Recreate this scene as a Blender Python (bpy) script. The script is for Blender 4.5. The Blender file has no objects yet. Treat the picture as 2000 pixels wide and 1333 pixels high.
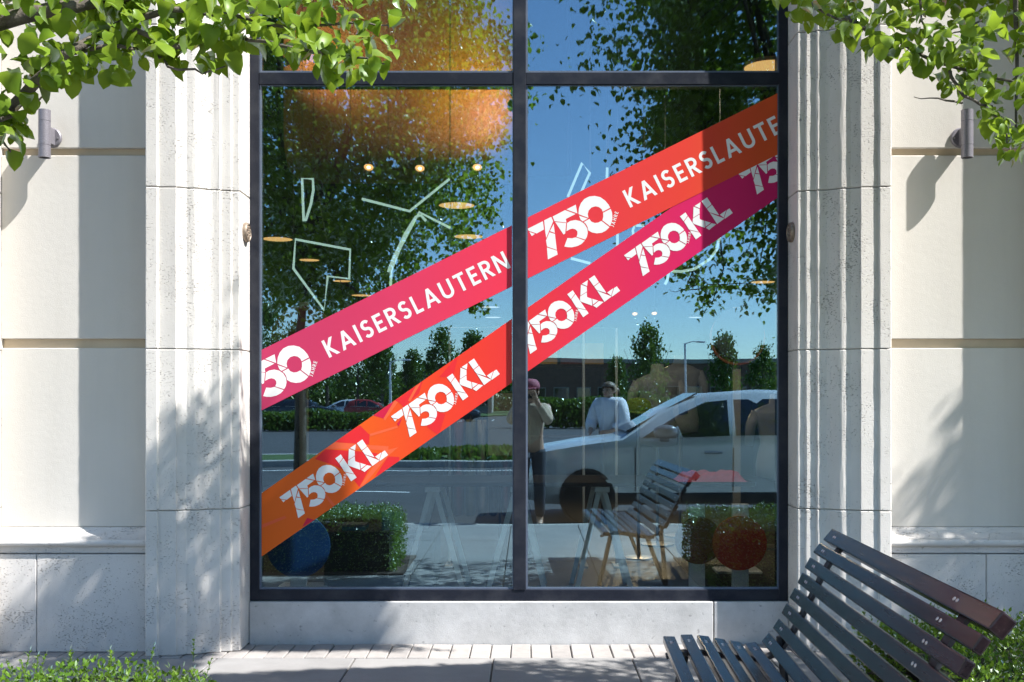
import bpy, bmesh, math, random
from mathutils import Vector, Matrix, Euler, noise as mnoise

random.seed(11)
C = bpy.context.scene.collection
R = math.radians
PI = math.pi
S = bpy.context.scene

# ------------------------------------------------------------------ camera
CAM_D, CAM_H, F = 6.08, 1.40, 2043.0        # metres to the glass, eye height, focal length in photo pixels
cam_data = bpy.data.cameras.new('camera')
cam = bpy.data.objects.new('camera', cam_data)
C.objects.link(cam)
cam.location = (0, -CAM_D, CAM_H)
cam.rotation_euler = (R(90), 0, 0)
cam_data.sensor_width = 36
cam_data.lens = F / 2000 * 36
cam_data.shift_x = -0.015
cam_data.shift_y = 0.0592
cam_data.clip_start = 0.05
cam_data.clip_end = 2000
S.camera = cam

# ------------------------------------------------------------------ sky, sun, exposure
TO_SUN = Vector((2.35, -1.0, 3.1)).normalized()
world = bpy.data.worlds.new("World")
S.world = world
world.use_nodes = True
wn = world.node_tree
wn.nodes.clear()
sky = wn.nodes.new('ShaderNodeTexSky')
sky.sky_type = 'NISHITA'
sky.sun_disc = False
sky.sun_elevation = math.asin(TO_SUN.z)
sky.sun_rotation = math.atan2(TO_SUN.x, TO_SUN.y)
sky.altitude = 300
sky.air_density = 1.0
sky.dust_density = 0.0
sky.ozone_density = 2.2
bg = wn.nodes.new('ShaderNodeBackground')
bg.inputs['Strength'].default_value = 0.11
wo = wn.nodes.new('ShaderNodeOutputWorld')
wn.links.new(sky.outputs[0], bg.inputs[0])
wn.links.new(bg.outputs[0], wo.inputs[0])

sun_l = bpy.data.lights.new('sun', 'SUN')
sun_l.energy = 5.0
sun_l.angle = R(0.53)
sun_l.color = (1.0, 0.965, 0.925)
sun_o = bpy.data.objects.new('sun', sun_l)
C.objects.link(sun_o)
sun_o.location = TO_SUN * 40
sun_o.rotation_euler = TO_SUN.to_track_quat('Z', 'Y').to_euler()

S.view_settings.view_transform = 'Standard'
S.view_settings.look = 'None'
S.view_settings.gamma = 1
S.view_settings.use_curve_mapping = False
S.view_settings.exposure = 1.24
S.render.engine = 'CYCLES'
S.cycles.use_denoising = True
S.cycles.caustics_reflective = False
S.cycles.caustics_refractive = False
S.cycles.sample_clamp_indirect = 6
S.cycles.max_bounces = 10
S.cycles.transparent_max_bounces = 16


def W(px, py, y=0.0):
    """point of the photograph (2000x1333) on the plane y -> metres"""
    d = y + CAM_D
    return Vector(((px - 1030) * d / F, y, CAM_H - (py - 785) * d / F))


def WR(px, py, y):
    """the same for a thing seen mirrored in the glass, standing at y < 0"""
    d = CAM_D - y
    return Vector(((px - 1030) * d / F, y, CAM_H - (py - 785) * d / F))


# ------------------------------------------------------------------ object helpers
def thing(name, label, cat, loc=(0, 0, 0), group=None, rz=0):
    o = bpy.data.objects.new(name, None)
    o.empty_display_size = 0.1
    C.objects.link(o)
    o.location = loc
    o.rotation_euler = (0, 0, rz)
    o['label'] = label
    o['category'] = cat
    if group:
        o['group'] = group
    return o


def tag(o, label, cat, group=None):
    o['label'] = label
    o['category'] = cat
    if group:
        o['group'] = group
    return o


def holder(name, parent, loc=(0, 0, 0)):
    o = bpy.data.objects.new(name, None)
    o.empty_display_size = 0.05
    C.objects.link(o)
    o.location = loc
    o.parent = parent
    return o


def inst(name, me, parent=None, mw=None):
    o = bpy.data.objects.new(name, me)
    C.objects.link(o)
    if parent:
        o.parent = parent
    if mw is not None:
        o.matrix_basis = mw
    return o


def kids(o):
    return [c for c in S.objects if c.parent == o]


def copy_tree(o, parent=None):
    c = o.copy()
    C.objects.link(c)
    c.parent = parent
    for ch in list(o.children):
        copy_tree(ch, c)
    return c


class MB:
    def __init__(self):
        self.v, self.f = [], []

    def add(self, vs, fs):
        n = len(self.v)
        self.v += [tuple(p) for p in vs]
        self.f += [tuple(i + n for i in f) for f in fs]
        return self

    def box(self, x0, y0, z0, x1, y1, z1):
        vs = [(x0, y0, z0), (x1, y0, z0), (x1, y1, z0), (x0, y1, z0), (x0, y0, z1), (x1, y0, z1), (x1, y1, z1), (x0, y1, z1)]
        return self.add(vs, [(3, 2, 1, 0), (4, 5, 6, 7), (0, 1, 5, 4), (1, 2, 6, 5), (2, 3, 7, 6), (3, 0, 4, 7)])

    def quad(self, a, b, c, d):
        return self.add([a, b, c, d], [(0, 1, 2, 3)])

    def prism(self, pts, vec):
        """closed polygon of 3-D points pushed along vec"""
        n = len(pts)
        vec = Vector(vec)
        vs = [Vector(p) for p in pts] + [Vector(p) + vec for p in pts]
        fs = [tuple(range(n))[::-1], tuple(range(n, 2 * n))]
        fs += [(i, (i + 1) % n, n + (i + 1) % n, n + i) for i in range(n)]
        return self.add(vs, fs)

    def tube(self, path, rad, n=8, closed=False):
        path = [Vector(p) for p in path]
        m = len(path)
        rads = rad if isinstance(rad, (list, tuple)) else [rad] * m
        rings = []
        up = None
        for i, p in enumerate(path):
            a = path[(i - 1) % m] if (closed or i > 0) else p
            b = path[(i + 1) % m] if (closed or i < m - 1) else p
            t = (b - a)
            if t.length < 1e-9:
                t = Vector((0, 0, 1))
            t.normalize()
            if up is None:
                up = t.orthogonal().normalized()
            up = (up - t * up.dot(t))
            if up.length < 1e-6:
                up = t.orthogonal()
            up.normalize()
            s = t.cross(up)
            rings.append([p + (up * math.cos(2 * PI * k / n) + s * math.sin(2 * PI * k / n)) * rads[i] for k in range(n)])
        vs = [q for r_ in rings for q in r_]
        fs = []
        for i in range(m if closed else m - 1):
            j = (i + 1) % m
            for k in range(n):
                fs.append((i * n + k, i * n + (k + 1) % n, j * n + (k + 1) % n, j * n + k))
        if not closed:
            fs.append(tuple(range(n))[::-1])
            fs.append(tuple(range((m - 1) * n, m * n)))
        return self.add(vs, fs)

    def lathe(self, prof, n=24, c=(0, 0, 0), sx=1, sy=1):
        """prof: (r, z) list turned round z"""
        vs, fs = [], []
        for r_, z in prof:
            for k in range(n):
                a = 2 * PI * k / n
                vs.append((c[0] + r_ * sx * math.cos(a), c[1] + r_ * sy * math.sin(a), c[2] + z))
        m = len(prof)
        for i in range(m - 1):
            for k in range(n):
                fs.append((i * n + k, i * n + (k + 1) % n, (i + 1) * n + (k + 1) % n, (i + 1) * n + k))
        fs.append(tuple(range(n))[::-1])
        fs.append(tuple(range((m - 1) * n, m * n)))
        return self.add(vs, fs)

    def mesh(self, name, mat, smooth=False, bevel=0.0, segs=1, xf=None):
        me = bpy.data.meshes.new(name)
        me.from_pydata([tuple(v) for v in self.v], [], self.f)
        bm = bmesh.new()
        bm.from_mesh(me)
        bmesh.ops.recalc_face_normals(bm, faces=bm.faces)
        if bevel:
            ed = [e for e in bm.edges if len(e.link_faces) == 2 and e.calc_face_angle(0) > 0.5]
            bmesh.ops.bevel(bm, geom=ed, offset=bevel, segments=segs, affect='EDGES', profile=0.6, clamp_overlap=True)
        if xf is not None:
            bmesh.ops.transform(bm, matrix=xf, verts=bm.verts)
        bm.to_mesh(me)
        bm.free()
        if mat:
            me.materials.append(mat)
        if smooth:
            me.polygons.foreach_set('use_smooth', [True] * len(me.polygons))
            if smooth != 'all':
                me.set_sharp_from_angle(angle=R(38 if smooth is True else smooth))
        return me

    def build(self, name, mat, parent=None, **k):
        return inst(name, self.mesh(name, mat, **k), parent)


def structure(o):
    o['kind'] = 'structure'
    return o


def stuff(o):
    o['kind'] = 'stuff'
    return o


# ------------------------------------------------------------------ materials
class NT:
    def __init__(self, name):
        self.m = bpy.data.materials.new(name)
        self.m.use_nodes = True
        self.t = self.m.node_tree
        self.t.nodes.clear()
        self.out = self.t.nodes.new('ShaderNodeOutputMaterial')

    def n(self, typ, **kw):
        nd = self.t.nodes.new('ShaderNode' + typ)
        for k, v in kw.items():
            if k.startswith('i_'):
                key = k[2:].replace('_', ' ')
                nd.inputs[key].default_value = v
            else:
                setattr(nd, k, v)
        return nd

    def l(self, a, b):
        self.t.links.new(a, b)

    def math(self, op, a, b=None, clamp=False):
        nd = self.t.nodes.new('ShaderNodeMath')
        nd.operation = op
        nd.use_clamp = clamp
        for i, x in enumerate((a, b)):
            if x is None:
                continue
            if isinstance(x, (int, float)):
                nd.inputs[i].default_value = x
            else:
                self.l(x, nd.inputs[i])
        return nd.outputs[0]

    def mix(self, fac, a, b, mode='MIX'):
        nd = self.t.nodes.new('ShaderNodeMix')
        nd.data_type = 'RGBA'
        nd.blend_type = mode
        for s, x in ((nd.inputs[0], fac), (nd.inputs[6], a), (nd.inputs[7], b)):
            if isinstance(x, (int, float)):
                s.default_value = x
            elif isinstance(x, (tuple, list)):
                s.default_value = (*x[:3], 1)
            else:
                self.l(x, s)
        return nd.outputs[2]

    def ramp(self, fac, stops):
        nd = self.t.nodes.new('ShaderNodeValToRGB')
        el = nd.color_ramp.elements
        while len(el) < len(stops):
            el.new(0.5)
        for e, (p, c) in zip(el, stops):
            e.position = p
            e.color = (*c[:3], 1) if isinstance(c, (tuple, list)) else (c, c, c, 1)
        self.l(fac, nd.inputs[0])
        return nd.outputs[0]

    def pos(self, scale=(1, 1, 1), rot=(0, 0, 0), obj=False):
        if obj:
            g = self.n('TexCoord').outputs['Object']
        else:
            g = self.n('NewGeometry').outputs['Position']
        mp = self.n('Mapping')
        mp.inputs['Scale'].default_value = scale
        mp.inputs['Rotation'].default_value = rot
        self.l(g, mp.inputs[0])
        return mp.outputs[0]

    def noise(self, vec, scale, detail=3, rough=0.55):
        nd = self.n('TexNoise')
        nd.inputs['Scale'].default_value = scale
        nd.inputs['Detail'].default_value = detail
        nd.inputs['Roughness'].default_value = rough
        self.l(vec, nd.inputs['Vector'])
        return nd.outputs['Fac']

    def bump(self, h, dist, strength=1.0, normal=None):
        nd = self.n('Bump')
        nd.inputs['Distance'].default_value = dist
        nd.inputs['Strength'].default_value = strength
        self.l(h, nd.inputs['Height'])
        if normal is not None:
            self.l(normal, nd.inputs['Normal'])
        return nd.outputs[0]

    def principled(self, color, rough=0.6, metal=0.0, normal=None, spec=0.5, **k):
        p = self.n('BsdfPrincipled')
        for s, x in (('Base Color', color), ('Roughness', rough), ('Metallic', metal)):
            if isinstance(x, (int, float)):
                p.inputs[s].default_value = x
            elif isinstance(x, (tuple, list)):
                p.inputs[s].default_value = (*x[:3], 1)
            else:
                self.l(x, p.inputs[s])
        p.inputs['Specular IOR Level'].default_value = spec
        for kk, x in k.items():
            p.inputs[kk.replace('_', ' ')].default_value = x
        if normal is not None:
            self.l(normal, p.inputs['Normal'])
        self.l(p.outputs[0], self.out.inputs[0])
        return p


def simple(name, col, rough=0.6, metal=0.0, var=0.12, scale=6, bump=0.0, bscale=60, spec=0.5, obj=False):
    t = NT(name)
    v = t.pos(obj=obj)
    n1 = t.noise(v, scale, 4)
    dark = tuple(c * (1 - var) for c in col)
    light = tuple(min(1, c * (1 + var)) for c in col)
    c = t.ramp(n1, [(0.3, dark), (0.7, light)])
    nm = None
    if bump:
        nm = t.bump(t.noise(v, bscale, 3), bump)
    t.principled(c, rough, metal, nm, spec)
    return t.m


def emit(name, col, s):
    t = NT(name)
    e = t.n('Emission')
    e.inputs[0].default_value = (*col, 1)
    e.inputs[1].default_value = s
    t.l(e.outputs[0], t.out.inputs[0])
    return t.m


def stone_mat(name, base, pits=1.0):
    t = NT(name)
    v = t.pos()
    vs = t.pos(scale=(1.0, 1.0, 2.2))
    big = t.noise(v, 1.6, 5, 0.6)
    mid = t.noise(v, 9, 4)
    c = t.ramp(big, [(0.3, tuple(x * 0.9 for x in base)), (0.7, tuple(min(1, x * 1.05) for x in base))])
    c = t.mix(t.math('MULTIPLY', mid, 0.16), c, (0.36, 0.33, 0.29))
    # travertine pits, gathered in patches
    pn = t.noise(vs, 85, 2, 0.5)
    patch = t.noise(v, 5.5, 3)
    thr = t.math('ADD', pn, t.math('MULTIPLY', t.math('SUBTRACT', patch, 0.55), 0.45))
    pit = t.ramp(thr, [(0.635, 0.0), (0.69, 1.0)])
    c = t.mix(t.math('MULTIPLY', pit, 0.55 * pits), c, (0.20, 0.18, 0.16))
    # rain streaks and splash dirt near the ground
    st = t.noise(t.pos(scale=(7, 7, 0.5)), 1.0, 4, 0.6)
    c = t.mix(t.math('MULTIPLY', t.ramp(st, [(0.5, 0.0), (0.75, 1.0)]), 0.18), c, (0.33, 0.32, 0.30))
    sep = t.n('SeparateXYZ')
    t.l(t.n('NewGeometry').outputs['Position'], sep.inputs[0])
    low = t.math('SUBTRACT', 1.0, t.math('MULTIPLY', sep.outputs[2], 2.2), clamp=True)
    c = t.mix(t.math('MULTIPLY', t.math('MULTIPLY', low, mid), 0.45), c, (0.30, 0.29, 0.28))
    fine = t.noise(v, 160, 3, 0.6)
    h = t.math('SUBTRACT', t.math('MULTIPLY', fine, 0.25), t.math('MULTIPLY', pit, pits))
    nm = t.bump(h, 0.006)
    t.principled(c, 0.85, 0, nm, 0.25)
    return t.m


def stucco_mat(name, base):
    t = NT(name)
    v = t.pos()
    big = t.noise(v, 1.1, 4, 0.6)
    c = t.ramp(big, [(0.3, tuple(x * 0.95 for x in base)), (0.7, tuple(min(1, x * 1.03) for x in base))])
    st = t.noise(t.pos(scale=(5, 5, 0.35)), 1.0, 4, 0.6)
    c = t.mix(t.math('MULTIPLY', t.ramp(st, [(0.50, 0.0), (0.8, 1.0)]), 0.22), c, (0.45, 0.41, 0.35))
    h = t.math('ADD', t.noise(v, 220, 3, 0.6), t.math('MULTIPLY', t.noise(v, 28, 3), 0.7))
    t.principled(c, 0.9, 0, t.bump(h, 0.0012), 0.2)
    return t.m


def concrete_mat(name, base, stain=0.5, scale=4, per=0.0):
    t = NT(name)
    v = t.pos()
    big = t.noise(v, scale, 6, 0.65)
    c = t.ramp(big, [(0.28, tuple(x * 0.78 for x in base)), (0.72, tuple(min(1, x * 1.1) for x in base))])
    spk = t.noise(v, 230, 2)
    c = t.mix(t.math('MULTIPLY', t.ramp(spk, [(0.4, 0.0), (0.75, 1.0)]), 0.22), c, tuple(x * 0.5 for x in base))
    bl = t.noise(v, 34, 3, 0.5)
    c = t.mix(t.math('MULTIPLY', t.ramp(bl, [(0.66, 0.0), (0.74, 1.0)]), stain), c, tuple(x * 0.45 for x in base))
    if per:
        rnd = t.n('ObjectInfo').outputs['Random']
        c = t.mix(per, c, t.mix(rnd, tuple(x * 0.55 for x in base), tuple(min(1, x * 1.35) for x in (base[0] * 1.05, base[1], base[2] * .95))))
    t.principled(c, 0.85, 0, t.bump(t.math('ADD', spk, t.math('MULTIPLY', bl, -0.8)), 0.0012), 0.3)
    return t.m


def leaf_mat(name, dark, light, trans=(0.30, 0.50, 0.05), tf=0.42, gloss=0.28):
    t = NT(name)
    v = t.pos()
    n1 = t.noise(v, 13, 2)
    n2 = t.noise(v, 2.2, 2)
    c = t.ramp(t.math('ADD', t.math('MULTIPLY', n1, 0.6), t.math('MULTIPLY', n2, 0.4)), [(0.32, dark), (0.68, light)])
    d = t.n('BsdfDiffuse')
    t.l(c, d.inputs[0])
    tr = t.n('BsdfTranslucent')
    t.l(t.mix(0.55, c, trans), tr.inputs[0])
    m1 = t.n('MixShader')
    m1.inputs[0].default_value = tf
    t.l(d.outputs[0], m1.inputs[1])
    t.l(tr.outputs[0], m1.inputs[2])
    g = t.n('BsdfGlossy')
    g.inputs['Color'].default_value = (0.9, 1, 0.95, 1)
    g.inputs['Roughness'].default_value = 0.33
    lw = t.n('LayerWeight')
    lw.inputs[0].default_value = 0.25
    m2 = t.n('MixShader')
    t.l(t.math('MULTIPLY', lw.outputs['Fresnel'], gloss * 2), m2.inputs[0])
    t.l(m1.outputs[0], m2.inputs[1])
    t.l(g.outputs[0], m2.inputs[2])
    t.l(m2.outputs[0], t.out.inputs[0])
    return t.m


def glass_mat(name, r0=0.24, dust=0.0025, tint=(0.86, 0.90, 0.88), wave=0.0005, col=(0.52, 0.80, 1.0)):
    """one face of a coated pane: part mirror, part clear, with a little dust"""
    t = NT(name)
    lw = t.n('LayerWeight')
    f5 = t.math('POWER', lw.outputs['Facing'], 5.0)
    fac = t.math('ADD', t.math('MULTIPLY', f5, 1 - r0), r0)
    tr = t.n('BsdfTransparent')
    tr.inputs[0].default_value = (*tint, 1)
    gl = t.n('BsdfGlossy')
    gl.inputs['Roughness'].default_value = 0.0
    gl.inputs['Color'].default_value = (*col, 1)
    v = t.pos()
    if wave:
        t.l(t.bump(t.noise(v, 1.7, 1), wave), gl.inputs['Normal'])
    m = t.n('MixShader')
    t.l(fac, m.inputs[0])
    t.l(tr.outputs[0], m.inputs[1])
    t.l(gl.outputs[0], m.inputs[2])
    last = m.outputs[0]
    if dust:
        d = t.n('BsdfDiffuse')
        d.inputs[0].default_value = (0.6, 0.6, 0.6, 1)
        sp = t.ramp(t.noise(v, 420, 2), [(0.60, 0.0), (0.72, 1.0)])
        sm = t.ramp(t.noise(v, 3.0, 4), [(0.35, 0.25), (0.75, 1.0)])
        m2 = t.n('MixShader')
        t.l(t.math('ADD', t.math('MULTIPLY', t.math('MULTIPLY', sp, sm), dust * 7), dust), m2.inputs[0])
        t.l(last, m2.inputs[1])
        t.l(d.outputs[0], m2.inputs[2])
        last = m2.outputs[0]
    t.l(last, t.out.inputs[0])
    return t.m


def metal_frame_mat(name, base, spec=0.5):
    t = NT(name)
    v = t.pos()
    c = t.ramp(t.noise(v, 300, 2), [(0.35, tuple(x * 0.75 for x in base)), (0.7, tuple(x * 1.25 for x in base))])
    dust = t.ramp(t.noise(v, 5, 5, 0.65), [(0.45, 0.0), (0.8, 1.0)])
    c = t.mix(t.math('MULTIPLY', dust, 0.12), c, (0.25, 0.25, 0.25))
    t.principled(c, t.math('ADD', t.math('MULTIPLY', dust, 0.2), 0.42), 0.25, t.bump(t.noise(v, 400, 2), 0.0002), spec)
    return t.m


def grad_mat(name, stops, ax, x0, x1, rough=0.45):
    """vinyl print whose colour runs along X between x0 and x1 (flat print)"""
    t = NT(name)
    sep = t.n('SeparateXYZ')
    t.l(t.n('NewGeometry').outputs['Position'], sep.inputs[0])
    f = t.math('DIVIDE', t.math('SUBTRACT', sep.outputs[ax], x0), x1 - x0, clamp=True)
    c = t.ramp(f, stops)
    t.principled(c, rough, 0, None, 0.25)
    return t.m


def s2l(*c):
    return tuple(((x / 255) / 12.92) if x / 255 <= 0.04045 else (((x / 255) + 0.055) / 1.055) ** 2.4 for x in c)


M = {}
M['stone'] = stone_mat('limestone', (0.72, 0.685, 0.64), 1.0)
M['stone_low'] = stone_mat('limestone_plinth', (0.68, 0.65, 0.62), 0.8)
M['mortar'] = simple('mortar', (0.36, 0.34, 0.31), 0.9)
M['stucco'] = stucco_mat('stucco_cream', (0.62, 0.59, 0.54))
M['caulk'] = simple('groove_tan', (0.56, 0.45, 0.32), 0.85, var=0.1)
M['concrete'] = concrete_mat('sill_concrete', (0.52, 0.52, 0.515), 0.75, 6)
M['slab'] = concrete_mat('pavement_concrete', (0.29, 0.285, 0.28), 0.3, 2.5, 0.12)
M['paver'] = concrete_mat('paver_clay', (0.35, 0.33, 0.315), 0.4, 14, 0.22)
M['joint'] = simple('joint_sand', (0.13, 0.12, 0.11), 0.95)
M['frame'] = metal_frame_mat('bronze_frame', (0.017, 0.020, 0.031), 0.3)
M['bead'] = metal_frame_mat('glazing_bead', (0.12, 0.15, 0.21))
M['gasket'] = simple('gasket', (0.01, 0.01, 0.012), 0.6)
M['glass'] = glass_mat('shop_glass')
M['white_print'] = simple('white_vinyl', (0.80, 0.80, 0.79), 0.45, var=0.01, spec=0.25)
M['sconce'] = metal_frame_mat('sconce_grey', (0.20, 0.19, 0.215))
M['screw'] = simple('steel_screw', (0.5, 0.5, 0.5), 0.3, 0.9)
M['dark_hole'] = simple('dark_recess', (0.015, 0.015, 0.015), 0.8)
M['bronze'] = simple('aged_bronze', (0.33, 0.26, 0.20), 0.45, 0.6, var=0.3, scale=60)
M['bark'] = simple('bark', (0.10, 0.085, 0.07), 0.9, var=0.45, scale=30, bump=0.006, bscale=70)
M['leaf'] = leaf_mat('pear_leaf', (0.05, 0.12, 0.010), (0.25, 0.36, 0.035), trans=(0.42, 0.60, 0.04), tf=0.46, gloss=0.17)
M['hedge'] = leaf_mat('box_leaf', (0.06, 0.14, 0.016), (0.18, 0.30, 0.035), tf=0.35, gloss=0.2)
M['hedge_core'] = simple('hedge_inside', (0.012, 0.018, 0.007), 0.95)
M['far_leaf'] = leaf_mat('far_leaf', (0.035, 0.075, 0.015), (0.08, 0.14, 0.025), tf=0.25, gloss=0.1)
M['soil'] = simple('mulch', (0.07, 0.05, 0.035), 0.95, var=0.4, scale=40, bump=0.02, bscale=40)
M['asphalt'] = concrete_mat('asphalt', (0.075, 0.075, 0.078), 0.1, 1.2)
M['kerb'] = concrete_mat('kerb_concrete', (0.42, 0.41, 0.39), 0.1, 3)
M['road_paint'] = simple('road_paint', (0.75, 0.75, 0.72), 0.7)
M['grass'] = simple('lawn', (0.055, 0.10, 0.022), 0.95, var=0.4, scale=9, bump=0.03, bscale=30)
# ================================================================== ground and street (the part behind the camera is seen in the glass)
SB = -5.80            # kerb line
gm = MB()
gm.box(-400, -700, -0.60, 400, 400, -0.50)
ground = structure(gm.build('ground', M['soil']))
road = structure(MB().box(-160, -18.0, -0.50, 160, SB - 0.16, -0.12).build('road', M['asphalt']))
lot = structure(MB().box(-160, -98, -0.49, 160, -21.3, -0.10).build('parking_lot', M['asphalt']))
lawn = structure(MB().box(-160, -21.0, -0.48, 160, -18.3, 0.02).build('lawn', M['grass']))
verge = structure(MB().box(-160, -400, -0.48, 160, -98.2, 0.0).build('field', M['grass']))
kerb = structure(MB().box(-40, SB - 0.155, -0.45, 40, SB, 0.0).build('kerb', M['kerb'], bevel=0.015))
kerb2 = structure(MB().box(-160, -18.29, -0.45, 160, -18.01, 0.03).build('kerb', M['kerb'], bevel=0.015))
kerb3 = structure(MB().box(-160, -21.29, -0.45, 160, -21.01, 0.03).build('kerb', M['kerb'], bevel=0.015))
# painted lane marks
lm = MB()
for k in range(-14, 14):
    lm.box(k * 5.2 + 0.6, -11.6, -0.118, k * 5.2 + 3.2, -11.48, -0.115)
lm.box(-60, -16.9, -0.118, 60, -16.78, -0.115)
structure(lm.build('road_marking', M['road_paint']))
pm = MB()
for k in range(-24, 24):
    pm.box(k * 2.7, -78.5, -0.098, k * 2.7 + 0.12, -73, -0.095)
structure(pm.build('parking_marking', M['road_paint']))

# pavement: base of joint sand, slabs and a soldier course of pavers as pieces
pave = structure(MB().box(-40, SB, -0.45, 40, 0.5, -0.012).build('pavement', M['joint']))
rs = random.Random(4)
slab_meshes = []
sw, sd = 0.755, 1.36
for v_ in range(4):
    slab_meshes.append(MB().box(0.004, 0.004, -0.05, sw - 0.004, sd - 0.004, 0.0).mesh('paving_slab', M['slab'], bevel=0.004))
for ix in range(-6, 7):
    for iy in range(4):
        x = -0.94 + ix * sw
        y = -0.365 - (iy + 1) * sd
        if -3.4 < x + sw / 2 < -1.1 and iy in (1,):
            pass
        o = inst('paving_slab', rs.choice(slab_meshes), pave)
        o.location = (x, y, rs.uniform(-0.0015, 0.0015))
structure(MB().box(-40, SB + 0.001, -0.05, -0.94 - 6 * sw - 0.01, -0.365, -0.001).build('pavement_run', M['slab']))
structure(MB().box(-0.94 + 7 * sw + 0.01, SB + 0.001, -0.05, 40, -0.365, -0.001).build('pavement_run', M['slab']))
pw = 0.113
pav = [MB().box(0.003, 0.003, -0.05, pw - 0.003, 0.318, 0.0).mesh('brick', M['paver'], bevel=0.004) for _ in range(1)]
for i in range(-30, 27):
    o = inst('brick', pav[0], pave)
    o.location = (i * pw + 0.02, -0.36 + rs.uniform(-.002, .002), rs.uniform(-0.003, 0.002))
    o.rotation_euler = (rs.uniform(-.004, .004), rs.uniform(-.006, .006), rs.uniform(-.006, .006))

# ================================================================== the shop building
XL, XR = -1.611, 1.513          # the opening between the pilasters
shop = thing('shop_building', 'pale limestone and cream stucco shop front around one tall dark framed window', 'building', (0, 0, 0))
Zs = [0.0, 0.80, 1.69, 2.58, 3.47, 4.36, 5.25]


def prof_pts():
    p = [(0.0, 0.02), (0.0, -0.208), (0.006, -0.216), (0.042, -0.218), (0.044, -0.221), (0.046, -0.229), (0.050, -0.231),
         (0.099, -0.233), (0.101, -0.236), (0.103, -0.246), (0.107, -0.248)]
    for k in range(19):
        s = k / 18
        q = min(1, max(0, (s - .16) / .68))
        p.append((0.110 + 0.160 * s, -0.248 - 0.046 * (6 * q ** 5 - 15 * q ** 4 + 10 * q ** 3) - 0.004 * s))
    p += [(0.274, -0.299), (0.281, -0.303), (0.314, -0.319), (0.318, -0.321), (0.320, -0.327), (0.323, -0.329), (0.414, -0.329), (0.417, -0.331),
          (0.420, -0.341), (0.424, -0.343), (0.480, -0.343), (0.486, -0.337), (0.486, 0.02)]
    return p


def pilaster(edge, side, name='pilaster'):
    h = holder(name, shop, (edge, 0, 0))
    P = prof_pts()
    rj = random.Random(int(edge * 1000))
    for a, b in zip(Zs[:-1], Zs[1:]):
        g = 0.0022
        levels = [(a + g, 0.004), (a + g + 0.004, 0.0)]
        n = 14
        for k in range(1, n):
            levels.append((a + g + (b - a - 2 * g) * k / n, 0.0))
        levels += [(b - g - 0.004, 0.0), (b - g, 0.004)]
        vs, fs = [], []
        m = len(P)
        for z, ins in levels:
            for i, (u, y) in enumerate(P):
                uu = min(max(u, ins if u < .24 else -1), 0.486 - ins if u > .24 else 1)
                yy = y + ins if y < 0 else y
                j = 0.0011
                if 1 < i < m - 2:
                    uu += rj.uniform(-j, j)
                    yy += rj.uniform(-j, j) * 0.8
                vs.append((side * uu, yy, z))
        nl = len(levels)
        for l_ in range(nl - 1):
            for i in range(m):
                fs.append((l_ * m + i, l_ * m + (i + 1) % m, (l_ + 1) * m + (i + 1) % m, (l_ + 1) * m + i))
        fs.append(tuple(range(m)))
        fs.append(tuple(range((nl - 1) * m, nl * m)))
        MB().add(vs, fs).build('stone', M['stone'], h, smooth=6.5)
    # mortar core, a little behind the stone faces
    P2 = [(0.012, 0.015), (0.012, -0.198), (0.10, -0.218), (0.12, -0.235), (0.18, -0.245), (0.26, -0.272), (0.32, -0.306), (0.47, -0.320), (0.475, 0.015)]
    MB().prism([(side * u, y, 0.0) for u, y in P2], (0, 0, 5.25)).build('mortar', M['mortar'], h)
    return h


pilaster(XL, -1)
pilaster(XR, 1)
pilaster(3.40, -1)
pilaster(-3.47, 1)


def bay(x0, x1):
    yw = -0.15
    # stucco panels with a sunk groove between them
    for z0, z1 in ((0.690, 1.704), (1.756, 2.796), (2.838, 3.90), (3.94, 5.25)):
        MB().box(x0, yw, z0, x1, 0.05, z1).build('panel', M['stucco'], shop, bevel=0.004)
    MB().box(x0, yw + 0.026, 0.70, x1, 0.04, 5.2).build('groove', M['caulk'], shop)
    # base moulding
    pr = [(-0.15, 0.689), (-0.156, 0.689), (-0.158, 0.681), (-0.165, 0.676)]
    for k in range(7):
        s = k / 6
        pr.append((-0.168 - 0.072 * s ** 1.8, 0.674 - 0.040 * s))
    for k in range(8):
        a = PI / 2 - PI * k / 7
        pr.append((-0.236 - 0.024 * math.cos(a), 0.612 + 0.021 * math.sin(a)))
    pr += [(-0.214, 0.588), (-0.212, 0.552), (-0.206, 0.550), (0.04, 0.550), (0.04, 0.689)]
    nseg = 12
    mb = MB()
    m = len(pr)
    vs = []
    rj = random.Random(int(x0 * 100))
    for k in range(nseg + 1):
        x = x0 + (x1 - x0) * k / nseg
        for y, z in pr:
            vs.append((x, y + rj.uniform(-.0012, .0012) * (y < -.155), z + rj.uniform(-.001, .001) * (y < -.155)))
    fs = [(k * m + i, k * m + (i + 1) % m, (k + 1) * m + (i + 1) % m, (k + 1) * m + i) for k in range(nseg) for i in range(m)]
    fs += [tuple(range(m)), tuple(range(nseg * m, (nseg + 1) * m))]
    mb.add(vs, fs).build('ledge_moulding', M['stone_low'], shop, smooth=True)
    # plinth stones
    xs = [x0, x0 + (x1 - x0) * (0.27 if x0 < 0 else 0.62), x1]
    for a, b in zip(xs[:-1], xs[1:]):
        MB().box(a + 0.002, -0.232, 0.0, b - 0.002, 0.04, 0.546).build('plinth_stone', M['stone_low'], shop, bevel=0.004)


bay(-2.984, XL - 0.4865)
bay(XR + 0.4865, 2.9135)
# plain wall of the same building further along
for sx in (-1, 1):
    xa, xb = (-9.0, -3.474) if sx < 0 else (3.404, 9.0)
    MB().box(xa, -0.15, 0.0, xb, 0.05, 5.25).build('wall_panel', M['stucco'], shop)
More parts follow.
